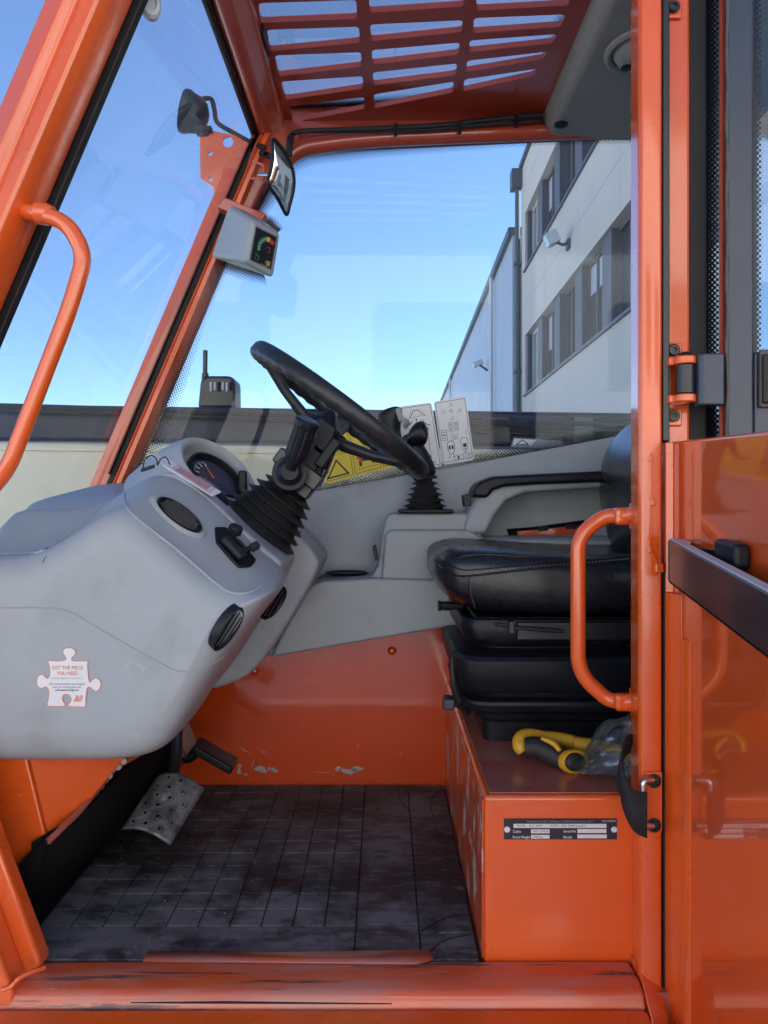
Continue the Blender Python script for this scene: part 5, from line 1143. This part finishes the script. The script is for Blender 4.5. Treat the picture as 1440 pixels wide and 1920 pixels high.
for a in [(1118, 1640, 1.5, 4, 11), (924, 1670, 7, 6, 12), (932, 1684, 5, 2, 13)]: pass

# ------------------------------------------------------------------ seat
st = sub('operator_seat', (0.33, 1.60, ZBX), T, 'black vinyl operator seat on a bellows suspension')
def rring(cx_, cy_, z, hx, hy, r, n=5): return [Vector((p[0], p[1], z)) for p in rrect(cx_, cy_, hx, hy, r, n)]
SX, SY = 0.325, 1.615
lay = [(0.467, .133, .148, .02), (0.425, .138, .152, .03), (0.420, .146, .160, .03), (0.414, .150, .166, .04), (0.406, .150, .168, .04), (0.402, .164, .182, .05), (0.395, .176, .192, .05), (0.383, .181, .196, .05), (0.376, .180, .194, .05), (0.371, .164, .180, .05), (0.364, .160, .176, .05), (0.361, .176, .192, .05),
       (0.350, .185, .200, .055), (0.318, .192, .205, .055), (0.300, .193, .205, .055), (0.292, .186, .198, .05), (0.288, .160, .170, .05), (0.282, .148, .160, .05), (0.277, .152, .164, .05), (0.272, .168, .180, .05), (0.262, .176, .188, .05), (0.240, .182, .190, .05), (0.225, .178, .186, .05)]
MB().loft([rring(SX+(0.0 if i < 9 else 0.0), SY, CAMZ-z, hx, hy, r) for i, (z, hx, hy, r) in enumerate(lay)]).build('suspension_cover', M['black'], st, smooth=40, bevel=0.002)
MB().box(0.17, 0.50, 1.440, 1.79, CAMZ-0.245, CAMZ-0.222).build('seat_pan', M['steel_black'], st, bevel=0.006)
MB().box(0.245, 0.52, 1.418, 1.442, CAMZ-0.262, CAMZ-0.228).build('slide_rail', M['steel_black'], st, bevel=0.003)
MB().tube([Vector((0.205, 1.425, CAMZ-0.232)), Vector((0.245, 1.41, CAMZ-0.238)), Vector((0.33, 1.41, CAMZ-0.244))], 0.0035, 8).build('adjuster_bar', M['steel_black'], st)
MB().box(0.228, 0.238, 1.405, 1.42, CAMZ-0.247, CAMZ-0.225).build('slide_bracket', M['steel_black'], st, bevel=0.002)
# cushion: sections along X, superellipse outline, saddle shaped top
secs = []; NS = 40
def cush(xs_, ztop, zbot, hw, side=0.0):
    out = []
    for k in range(NS):
        a = 2*math.pi*k/NS; c, s_ = math.cos(a), math.sin(a)
        y = SY + hw*math.copysign(abs(c)**0.42, c); zt, zb_ = ztop, zbot
        zc = (zt+zb_)/2; hz = (zt-zb_)/2
        z = zc + hz*math.copysign(abs(s_)**0.55, s_)
        if s_ > 0: z += 0.012*min(1, abs((y-SY)/hw))**2*s_ - 0.010*s_*(1-abs((y-SY)/hw))
        if s_ < 0: y = SY + (y-SY)*(1-0.16*abs(s_)**2)
        out.append(Vector((xs_, y, CAMZ+z)))
    return out
for x, zt, zb_, hw in ((0.094, -.128, -.142, .100), (0.097, -.113, -.162, .150), (0.110, -.101, -.182, .188), (0.135, -.092, -.203, .210), (0.170, -.089, -.216, .225), (0.22, -.092, -.222, .232), (0.30, -.098, -.224, .235), (0.40, -.104, -.225, .235), (0.50, -.106, -.222, .232), (0.56, -.104, -.215, .225), (0.59, -.115, -.19, .20)):
    secs.append(cush(x, zt, zb_, hw))
cu_ = MB().loft(secs).build('cushion', M['leather'], st, subd=2)
bpy.context.view_layer.update(); CT = bvh(cu_)
def onc(pts, r=0.002, name='piping', m='leather', lift=0.0005):
    out = []
    for p in cat([Vector((x, y, 0)) for x, y in pts], 6):
        h, n = hit(CT, p.x, p.y, lift)
        if h is not None and (not out or (h-out[-1]).length < 0.08): out.append(h)
    if len(out) > 2: MB().tube(out, r, 6).build(name, M[m], st)
onc([(815, 1050), (830, 1068), (860, 1080), (890, 1079), (980, 1069), (1080, 1060), (1180, 1052)], 0.0022)
onc([(818, 1040), (836, 1056), (866, 1068), (895, 1068), (980, 1060), (1090, 1052), (1180, 1044)], 0.0014)
onc([(880, 1082), (879, 1110), (886, 1135), (897, 1158)], 0.0014)
onc([(858, 1046), (900, 1040), (980, 1044), (1060, 1046)], 0.0012)
def stitches(pts, nst, name='stitching'):
    mb = MB(); P = cat([Vector((x, y, 0)) for x, y in pts], max(2, nst//len(pts)))
    for a, b in zip(P[::2], P[1::2]):
        h0, n0 = hit(CT, a.x, a.y, 0.0008); h1, n1 = hit(CT, a.x*0.35+b.x*0.65, a.y*0.35+b.y*0.65, 0.0008)
        if h0 is not None and h1 is not None and 0.0005 < (h1-h0).length < 0.02: mb.tube([h0, h1], 0.0006, 4)
    if mb.v: mb.build(name, M['ink_grey'], st, smooth=0)
stitches([(893, 1074), (980, 1064), (1090, 1056), (1180, 1048)], 130)
stitches([(884, 1086), (883, 1110), (890, 1135), (900, 1155)], 44)
stitches([(822, 1058), (840, 1074), (866, 1084)], 30)
# backrest
secs = []; BX0 = 0.515
for z, dx, w_2, th in ((-.165, .03, .17, .04), (-.14, .01, .205, .055), (-.06, -.005, .225, .066), (.02, -.012, .232, .07), (.09, -.008, .230, .066), (.135, .006, .215, .060), (.168, .024, .19, .048), (.188, .042, .15, .034), (.196, .055, .09, .018)):
    o_ = []
    for k in range(NS):
        a = 2*math.pi*k/NS; c, s_ = math.cos(a), math.sin(a)
        o_.append(Vector((BX0+dx+0.055 + th*math.copysign(abs(c)**0.7, c), SY + w_2*math.copysign(abs(s_)**0.5, s_), CAMZ+z)))
    secs.append(o_)
MB().loft(secs).build('backrest', M['leather'], st, subd=1)
MB().box(0.53, 0.57, 1.48, 1.75, CAMZ-0.24, CAMZ-0.12).build('recliner', M['steel_black'], st, bevel=0.008)
# adjusters
hd_ = sub('weight_adjuster', at(835, 1135, 1.55), T)
secs = []
for px, w2 in ((821, .0095), (824, .011), (830, .0085), (836, .0095), (842, .0085), (850, .0075), (868, .007)):
    secs.append(ring_section(at(px, 1136, 1.52), Vector((0, 1, 0)), Vector((0, 0, 1)), w2, w2, 10))
MB().loft(secs).build('handle', M['black'], hd_, smooth=30)
ll = sub('seat_lever', at(850, 1318, 1.50), T)
MB().obox(at(841, 1317, 1.50), (0.011, 0, 0), (0, 0.020, 0), (0.001, 0, 0.011)).build('grip', M['steel_slate'], ll, bevel=0.004, seg=3)
MB().tube(cat([at(850, 1318, 1.50), at(862, 1322, 1.50), at(880, 1336, 1.51)], 4), 0.007, 8).build('arm', M['steel_black'], ll)
MB().tube(cat([at(862, 1315, 1.47), at(852, 1280, 1.47), at(851, 1232, 1.48), at(868, 1216, 1.49)], 6), 0.007, 8).build('guide_strap', M['black'], T)

# ------------------------------------------------------------------ rear door post and everything on it
def post(prof, z0, z1, name, m, bevel=0.003, parent=T): return MB().prism([Vector((x, y, z0)) for x, y in prof], (0, 0, z1-z0)).build(name, M[m] if isinstance(m, str) else m, parent, bevel=bevel, seg=3)
ZTOP = CAMZ+1.0
rp2 = post([(0.3885, 1.212), (0.3822, 1.158), (0.3860, 1.151), (0.3990, 1.148), (0.4130, 1.149), (0.4170, 1.154), (0.4170, 1.212)], ZF-0.16, ZTOP, 'door_post', 'orange', 0.0025)
post([(0.4172, 1.160), (0.4176, 1.152), (0.4265, 1.150), (0.4290, 1.156), (0.4290, 1.195), (0.4172, 1.195)], zz(827, 1.15), ZTOP, 'door_seal', 'steel_black', 0.002)
post([(0.4292, 1.178), (0.4345, 1.172), (0.4640, 1.172), (0.4680, 1.178), (0.4680, 1.21), (0.4292, 1.21)], CAMZ-0.1, ZTOP, 'door_jamb', 'orange', 0.003)
post([(0.4682, 1.190), (0.4980, 1.186), (0.4980, 1.215), (0.4682, 1.215)], CAMZ-0.1, ZTOP, 'quarter_window_seal', 'rubber', 0.003)
post([(0.30, 1.214), (0.66, 1.214), (0.66, 1.222), (0.30, 1.222)], ZF, CAMZ-0.30, 'rear_panel', 'orange', 0.001) if False else None
link('quarter_window', [Vector((0.49, 1.200, CAMZ-0.1)), Vector((0.95, 1.200, CAMZ-0.1)), Vector((0.95, 1.200, ZTOP)), Vector((0.49, 1.200, ZTOP))], [(0, 1, 2, 3)], M['glass'], T, smooth=0)
strip('glass_dot_border', [(0.4975, 1.196, ZTOP), (0.4975, 1.196, CAMZ-0.1)], [(0.535, 1.196, ZTOP), (0.535, 1.196, CAMZ-0.1)], M['frit_wide'], T)
# body behind the post, closing the cab at the back
MB().box(0.4060, 0.95, 1.2135, 1.22, 0.45, CAMZ-0.12).build('rear_side_panel', M['orange'], T, bevel=0.003)
MB().box(0.90, 0.95, 1.22, DF, ZF, CAMZ+0.15).build('rear_bulkhead', M['plastic_dark'], T, bevel=0.004)
link('rear_window', [Vector((0.93, 1.22, CAMZ+0.15)), Vector((0.93, DF, CAMZ+0.15)), Vector((0.93, DF, CAMZ+0.95)), Vector((0.93, 1.22, CAMZ+0.95))], [(0, 1, 2, 3)], M['glass'], T, smooth=0)
# weld and damage on the post edge
for x, y, r_ in ((1213, 860, .003), (1216, 942, .0032), (1212, 1030, .003)): 
    MB().obox(at(x+8, y, 1.1475), (0.0035, 0, 0), (0, 0.002, 0), (0, 0, 0.0055)).build('weld_spot', M['orange'], T, bevel=0.0018)
MB().tube([at(1221, 848, 1.1482), at(1222, 960, 1.1482), at(1220, 1030, 1.1482), at(1236, 1062, 1.1485)], 0.0021, 6).build('weld_bead', M['orange'], T)
MB().obox(at(1236, 1065, 1.147), (0.006, 0, 0), (0, 0.003, 0), (0, 0, 0.007)).build('weld_spot', M['orange'], T, bevel=0.002)
# flared foot of the post
v = [Vector((0.3830, 1.150, ZF+0.010)), Vector((0.4168, 1.148, ZF-0.01)), Vector((0.4168, 1.100, ZF-0.08)), Vector((0.4168, 1.02, ZF-0.2)), Vector((0.383, 1.02, ZF-0.2)), Vector((0.383, 1.10, ZF-0.025))]
MB().add(v + [p + Vector((0, 0.06, 0)) for p in v], [(0, 1, 2, 5), (5, 2, 3, 4), (0, 6, 7, 1), (1, 7, 8, 2), (2, 8, 9, 3), (0, 5, 11, 6), (5, 4, 10, 11), (6, 11, 8, 7), (11, 10, 9, 8), (4, 3, 9, 10)]).build('post_foot', M['orange'], T, bevel=0.004)
# grab handles
def handle(pts, r, rad, name, label, feet):
    h = sub(name, pts[0], T, label)
    MB().tube(fillet(pts, rad, 12), r, 20).build('bar', M['orange'], h, smooth=60)
    for c, ax, L_ in feet:
        ax = Vector(ax).normalized(); MB().lathe(c, ax, [(r*1.35, -0.002), (r*1.3, L_*0.6), (r*1.02, L_)], 20).build('weld_collar', M['orange'], h, smooth=50)
    return h
hd1 = 1.25
handle([at(1196, 960, 1.215), at(1176, 968, 1.225), at(1135, 966, hd1), at(1084, 1005, hd1), at(1084, 1262, hd1), at(1140, 1313, hd1), at(1172, 1316, 1.23), at(1196, 1316, 1.215)], 0.0122, 0.045, 'grab_handle', 'orange grab handle welded inside the rear post', [])
for y in (968, 1316):
    MB().obox(at(1170, y, 1.228), (0.016, 0, 0), (0, 0.010, 0), (0, 0, 0.014)).build('handle_bracket', M['orange'], T, bevel=0.007, seg=3)
    MB().obox(at(1187, y, 1.218), (0.0035, 0, 0), (0, 0.012, 0), (0, 0, 0.021)).build('handle_weld', M['orange'], T, bevel=0.003)
h1d = 1.10
handle([at(40, 396, 1.13), at(84, 402, 1.105), at(128, 420, h1d), at(160, 478, h1d), at(132, 575, h1d), at(14, 882, h1d), at(-30, 930, 1.11), at(-70, 900, 1.12)], 0.0118, 0.055, 'grab_handle', 'orange grab handle on the sloping front pillar', [(at(72, 400, 1.108), (1, 0, -0.1), 0.022)])
# strap, wire loop, bolts
bk = sub('door_check', at(1215, 1500, 1.15), T, 'black webbing strap held by a bent steel loop')
MB().box(xx(1208, 1.1475), xx(1241, 1.1475), 1.1440, 1.1478, zz(1558, 1.1475), zz(1446, 1.1475)).build('plate', M['orange'], bk, bevel=0.003)
lp = fillet([at(1224, 1462, 1.140), at(1206, 1462, 1.133), at(1205, 1548, 1.133), at(1224, 1548, 1.140)], 0.008, 6)
MB().tube(lp, 0.0046, 12).build('steel_loop', M['metal'], bk)
for y in (1464, 1547):
    MB().lathe(at(1226, y, 1.1435), (0, -1, 0), [(0.0105, 0), (0.0105, 0.002), (0.0075, 0.0022), (0.0075, 0.007), (0.0045, 0.0072), (0.0040, 0.004), (0.0002, 0.004)], 20).build('bolt', M['steel_black'], bk)
sp_ = [(1213, 1528, 1.128), (1190, 1520, 1.130), (1172, 1490, 1.140), (1163, 1450, 1.155), (1164, 1420, 1.17), (1174, 1398, 1.185), (1184, 1392, 1.20)]
c = cat([at(*p) for p in sp_], 6); sa, sb = [], []
for i, p in enumerate(c):
    t = i/(len(c)-1); hw = 0.034*(1-t)+0.016*t; tl = Vector((0.0, 0.0, 1)) if t < 0.5 else Vector((0.3, 0.3, 1)); sa.append(p + tl.normalized()*hw*(1-0.2*t)); sb.append(p - tl.normalized()*hw)
link('strap', sa+sb, [(i, i+1, len(c)+i+1, len(c)+i) for i in range(len(c)-1)], M['webbing'], bk, solid=0.003, smooth=60)

# ------------------------------------------------------------------ lower door, swung open towards the viewer
dr = sub('lower_door', (0.43, 1.0, CAMZ-0.4), T, 'glossy orange lower door swung open towards the viewer')
DX = 0.4305
v = [Vector((DX, 1.165, CAMZ+0.0865)), Vector((DX, 0.860, CAMZ+0.0765)), Vector((DX, 0.55, CAMZ+0.05)), Vector((DX, 0.55, CAMZ-1.0)), Vector((DX, 1.165, CAMZ-1.0))]
MB().prism(v, (0.035, 0, 0)).build('panel', M['orange_gloss'], dr, bevel=0.005, seg=3)
# folded hinge edge with its raised rib
MB().prism([Vector((0.4203, 1.158, CAMZ-1.0)), Vector((0.4203, 1.148, CAMZ-1.0)), Vector((0.4300, 1.112, CAMZ-1.0)), Vector((0.4310, 1.112, CAMZ-1.0)), Vector((0.4310, 1.158, CAMZ-1.0))], (0, 0, 0.86)).build('edge_flange', M['orange'], dr, bevel=0.0015)
MB().prism([Vector((0.4203, 1.158, CAMZ-0.14)), Vector((0.4203, 1.148, CAMZ-0.14)), Vector((0.4300, 1.142, CAMZ-0.14)), Vector((0.4312, 1.146, CAMZ-0.14)), Vector((0.4312, 1.158, CAMZ-0.14))], (0, 0, 0.224)).build('edge_flange', M['orange'], dr, bevel=0.0015)
MB().prism([Vector((0.4265, 1.105, CAMZ-1.0)), Vector((0.4265, 1.085, CAMZ-1.0)), Vector((0.4310, 1.078, CAMZ-1.0)), Vector((0.4310, 1.105, CAMZ-1.0))], (0, 0, 0.80)).build('edge_rib', M['orange'], dr, bevel=0.002)
MB().box(0.4180, 0.4200, 1.150, 1.20, CAMZ-1.0, CAMZ-0.108).build('gap_shade_strip', M['rubber'], T)  # dark strip put in the open gap to give its shade
# horizontal pressed ribs low on the panel
for z, hh in ((-0.450, 0.008), (-0.462, 0.004)):
    MB().box(DX-0.003, DX+0.001, 0.55, 1.075, CAMZ+z-hh/2, CAMZ+z+hh/2).build('pressed_rib', M['orange_gloss'], dr, bevel=0.0018) if False else None
# black pocket / armrest on the door
tray = sub('door_pocket', (0.40, 0.9, CAMZ-0.1), T, 'black open-topped pocket on the lower door, sky sheen painted pale along its rim')
A0 = Vector((0.4080, 1.100, CAMZ-0.0590)); B0 = Vector((0.3520, 0.655, CAMZ-0.0940)); down = Vector((0, 0, -0.061))
C0_, D0_ = Vector((0.4290, 1.100, CAMZ-0.0590)), Vector((0.4290, 0.655, CAMZ-0.0940))
def wall_(a, b, th, name, dn=down, m='steel_black'):
    t = (b-a).normalized(); nn = t.cross(Vector((0, 0, 1))).normalized()
    nn = nn if nn.x > 0 else -nn
    MB().prism([a, b, b+dn, a+dn], nn*th).build(name, M[m], tray, bevel=0.003, seg=3)
wall_(A0, B0, 0.010, 'outer_wall', m='gloss_black')
wall_(A0 + Vector((0.0, 0, 0.0022)), B0 + Vector((0.0, 0, 0.0022)), 0.013, 'painted_rim_sheen', Vector((0, 0, -0.002)), 'frame_white')  # pale strip paints the sky's reflection on the black lip
wall_(A0 + Vector((0.0, 0, 0)), C0_, 0.008, 'end_wall', m='gloss_black')
MB().box(0.4265, 0.4300, 0.95, 1.122, CAMZ-0.118, CAMZ-0.066).build('back_wall', M['steel_black'], tray, bevel=0.001)
MB().prism([A0 + Vector((0.001, 0, 0.0012)), C0_ + Vector((0,0,.0012)), C0_ + Vector((0, -0.028, -0.001)), A0 + Vector((0.008, -0.03, -0.001))], Vector((0, 0, -0.004))).build('rim', M['frame_white'], tray, bevel=0.002)  # short end strip, the same sheen painted in pale grey
MB().add([A0+down*0.98, B0+down*0.98, D0_+down*0.98, C0_+down*0.98], [(0, 1, 2, 3)]).build('floor', M['dark'], tray, solid=0.003)
MB().obox(Vector((0.418, 0.925, CAMZ-0.066)), (0.010, 0, 0), (0, 0.030, 0.002), (0, 0, 0.015)).build('latch', M['black'], tray, bevel=0.006, seg=3)
# ------------------------------------------------------------------ upper glazed door, folded back, with its hinge
ud = sub('upper_door', (0.55, 1.12, CAMZ+0.4), T, 'dark framed upper glass door folded back on its hinge')
post([(0.4995, 1.128), (0.5020, 1.122), (0.5360, 1.118), (0.5400, 1.124), (0.5400, 1.145), (0.5050, 1.145)], CAMZ-0.2, ZTOP, 'frame', 'steel_slate', 0.003, ud)
post([(0.5020, 1.152), (0.5020, 1.146), (0.5060, 1.146), (0.5060, 1.152)], CAMZ-0.2, ZTOP, 'edge_strip', 'roof_orange', 0.0005, ud)
MB().tube([Vector((0.5008, 1.1225, CAMZ-0.2)) + Vector((0.0010*math.sin(i*1.7), 0, i*0.03)) for i in range(41)], [0.0022*(1+0.35*math.sin(i*2.3)) for i in range(41)], 6).build('sealant_bead', M['seal_brown'], ud)
link('glass', [Vector((0.5402, 1.132, CAMZ-0.2)), Vector((0.98, 1.132, CAMZ-0.2)), Vector((0.98, 1.132, ZTOP)), Vector((0.5402, 1.132, ZTOP))], [(0, 1, 2, 3)], M['glass'], ud, smooth=0)
strip('glass_dot_border', [(0.5402, 1.129, ZTOP), (0.5402, 1.129, CAMZ-0.2)], [(0.556, 1.129, ZTOP), (0.556, 1.129, CAMZ-0.2)], M['frit'], ud)
MB().box(0.5402, 0.98, 1.122, 1.142, CAMZ+0.09, CAMZ+0.215).build('frame_rail', M['steel_slate'], ud, bevel=0.004)
MB().box(xx(1424, 1.115), 0.62, 1.113, 1.121, zz(764, 1.115), zz(655, 1.115)).build('glass_clamp', M['seal_brown'], ud, bevel=0.003)
MB().box(xx(1430, 1.11), 0.61, 1.108, 1.1132, zz(756, 1.11), zz(664, 1.11)).build('glass_clamp', M['black'], ud, bevel=0.003)
hg = sub('door_hinge', at(1305, 710, 1.14), T, 'dark hinge with orange lugs')
hx, hy = xx(1285, 1.135), 1.135
MB().lathe(Vector((hx, hy, zz(738, hy))), (0, 0, 1), [(0.0135, 0), (0.0135, zz(685, hy)-zz(738, hy))], 24).build('knuckle', M['steel_black'], hg, bevel=0.001)
for y0, y1 in ((684, 668), (755, 739)):
    MB().lathe(Vector((hx, hy, zz(y0, hy))), (0, 0, 1), [(0.0155, 0), (0.0155, (y0-y1)/F*hy)], 24, sv=1.0).build('lug', M['orange'], hg, bevel=0.003)
    MB().box(hx-0.022, hx+0.006, hy+0.004, hy+0.040, zz(y0, hy)+0.0005, zz(y1, hy)-0.0005).build('lug_arm', M['orange'], hg, bevel=0.002)
MB().lathe(Vector((hx, hy, zz(667, hy))), (0, 0, 1), [(0.008, 0), (0.010, 0.002), (0.007, 0.005), (0.001, 0.006)], 16).build('pin_head', M['steel_black'], hg)
MB().obox(Vector((xx(1304, hy), hy+0.002, zz(712, hy))), (0.008, 0, 0), (0, 0.006, 0), (0, 0, 0.020)).build('knuckle_web', M['steel_black'], hg, bevel=0.002)
MB().prism([Vector((x_, y_, zz(760, 1.12))) for x_, y_ in ((xx(1307, 1.12), 1.135), (xx(1309, 1.12), 1.121), (xx(1318, 1.12), 1.114), (xx(1355, 1.12), 1.114), (xx(1359, 1.12), 1.122), (xx(1359, 1.12), 1.135))], (0, 0, zz(663, 1.12)-zz(760, 1.12))).build('leaf', M['steel_slate'], hg, bevel=0.003)
for y in (657, 780, 14):
    MB().box(xx(1248, 1.165), xx(1280, 1.165), 1.1655, 1.1725, zz(y+19, 1.165), zz(y-15, 1.165)).build('bolt_pad', M['orange'], T, bevel=0.003)
    MB().lathe(at(1262, y, 1.1655), (0, -1, 0), [(0.0095, 0), (0.0095, 0.004), (0.0075, 0.006), (0.0042, 0.006), (0.0040, 0.003), (0.0002, 0.003)], 20).build('bolt', M['steel_black'] if y != 780 else M['seal_brown'], T)

# ------------------------------------------------------------------ tools and bag lying on the plinth
tl = root('pruning_loppers', (0.28, 1.33, ZBX), 'yellow and black handled cutting tool lying on the orange seat box', 'hand tool')
def seg_tube(pts, rr, name, m, sq=(1, 1)): return MB().tube(cat(pts, 6), None or [rr[min(int(i/6), len(rr)-1)]*(1-(i/6) % 1) + rr[min(int(i/6)+1, len(rr)-1)]*((i/6) % 1) for i in range(len(cat(pts, 6)))], 16, squash=sq).build(name, M[m], tl, smooth=60)
seg_tube([at(986, 1402, 1.345), at(1010, 1402, 1.34), at(1040, 1417, 1.33), at(1066, 1430, 1.322)], [0.017, 0.0185, 0.0185, 0.018], 'grip', 'tool_black')
seg_tube([at(981, 1410, 1.345), at(975, 1399, 1.35), at(976, 1386, 1.36), at(990, 1377, 1.37), at(1020, 1381, 1.375), at(1060, 1388, 1.375), at(1120, 1405, 1.365)], [0.010, 0.013, 0.013, 0.0105, 0.010, 0.0125, 0.0125], 'grip', 'tool_yellow')
e0, e1 = at(1050, 1427, 1.318), at(1094, 1431, 1.30); ea = Vector((0.35, -0.9, 0.2)).normalized()
MB().lathe(at(1076, 1428, 1.300), ea, [(0.020, -0.014), (0.027, -0.008), (0.0285, 0.0), (0.026, 0.006), (0.0225, 0.007), (0.020, 0.002)], 28, su=1.0, sv=0.72, u=(1, 0, 0)).build('end_collar', M['tool_yellow'], tl, smooth=50)
MB().lathe(at(1076, 1428, 1.299), ea, [(0.021, 0.0), (0.018, 0.006), (0.008, 0.009), (0.001, 0.0095)], 28, su=1.0, sv=0.72, u=(1, 0, 0)).build('end_cap', M['tool_black'], tl, smooth=60)
seg_tube([at(1015, 1384, 1.325), at(1038, 1394, 1.315), at(1050, 1408, 1.305)], [0.003, 0.005, 0.004], 'stripe', 'tool_yellow')
seg_tube([at(1075, 1395, 1.36), at(1130, 1402, 1.35), at(1200, 1420, 1.33)], [0.0135, 0.0125, 0.012], 'grip', 'tool_yellow')
bg_ = root('plastic_bag', (0.38, 1.30, ZBX), 'crumpled clear plastic bag on the seat box against the door post', 'plastic bag')
from mathutils import noise as mno
secs = []
for i, (px, py, ry, rz_) in enumerate(((1082, 1434, .006, .004), (1092, 1430, .022, .012), (1110, 1425, .042, .026), (1135, 1420, .055, .038), (1160, 1417, .062, .047), (1190, 1415, .065, .050), (1225, 1418, .055, .042), (1240, 1420, .03, .02))):
    c = Vector((xx(px, 1.29), 1.285, ZBX + rz_*0.95 + 0.002)); o_ = []
    for k in range(28):
        a = 2*math.pi*k/28; nz = mno.noise(Vector((px*0.05, math.cos(a)*2.3, math.sin(a)*2.3)))*0.45 + mno.noise(Vector((px*0.11, math.cos(a)*6, math.sin(a)*6)))*0.3
        p = c + Vector((0, math.cos(a)*ry, math.sin(a)*rz_))*(1+nz); p.z = max(p.z, ZBX+0.003); p.x += 0.01*mno.noise(p*40); o_.append(p)
    secs.append(o_)
bgm = MB().loft(secs).build('bag', M['bag'], bg_, subd=2)
tx = bpy.data.textures.new('crumple', 'CLOUDS'); tx.noise_scale = 0.018
md = bgm.modifiers.new('crumple', 'DISPLACE'); md.texture = tx; md.strength = 0.011; md.mid_level = 0.5; md.texture_coords = 'LOCAL'
bgm.location.z += 0.004
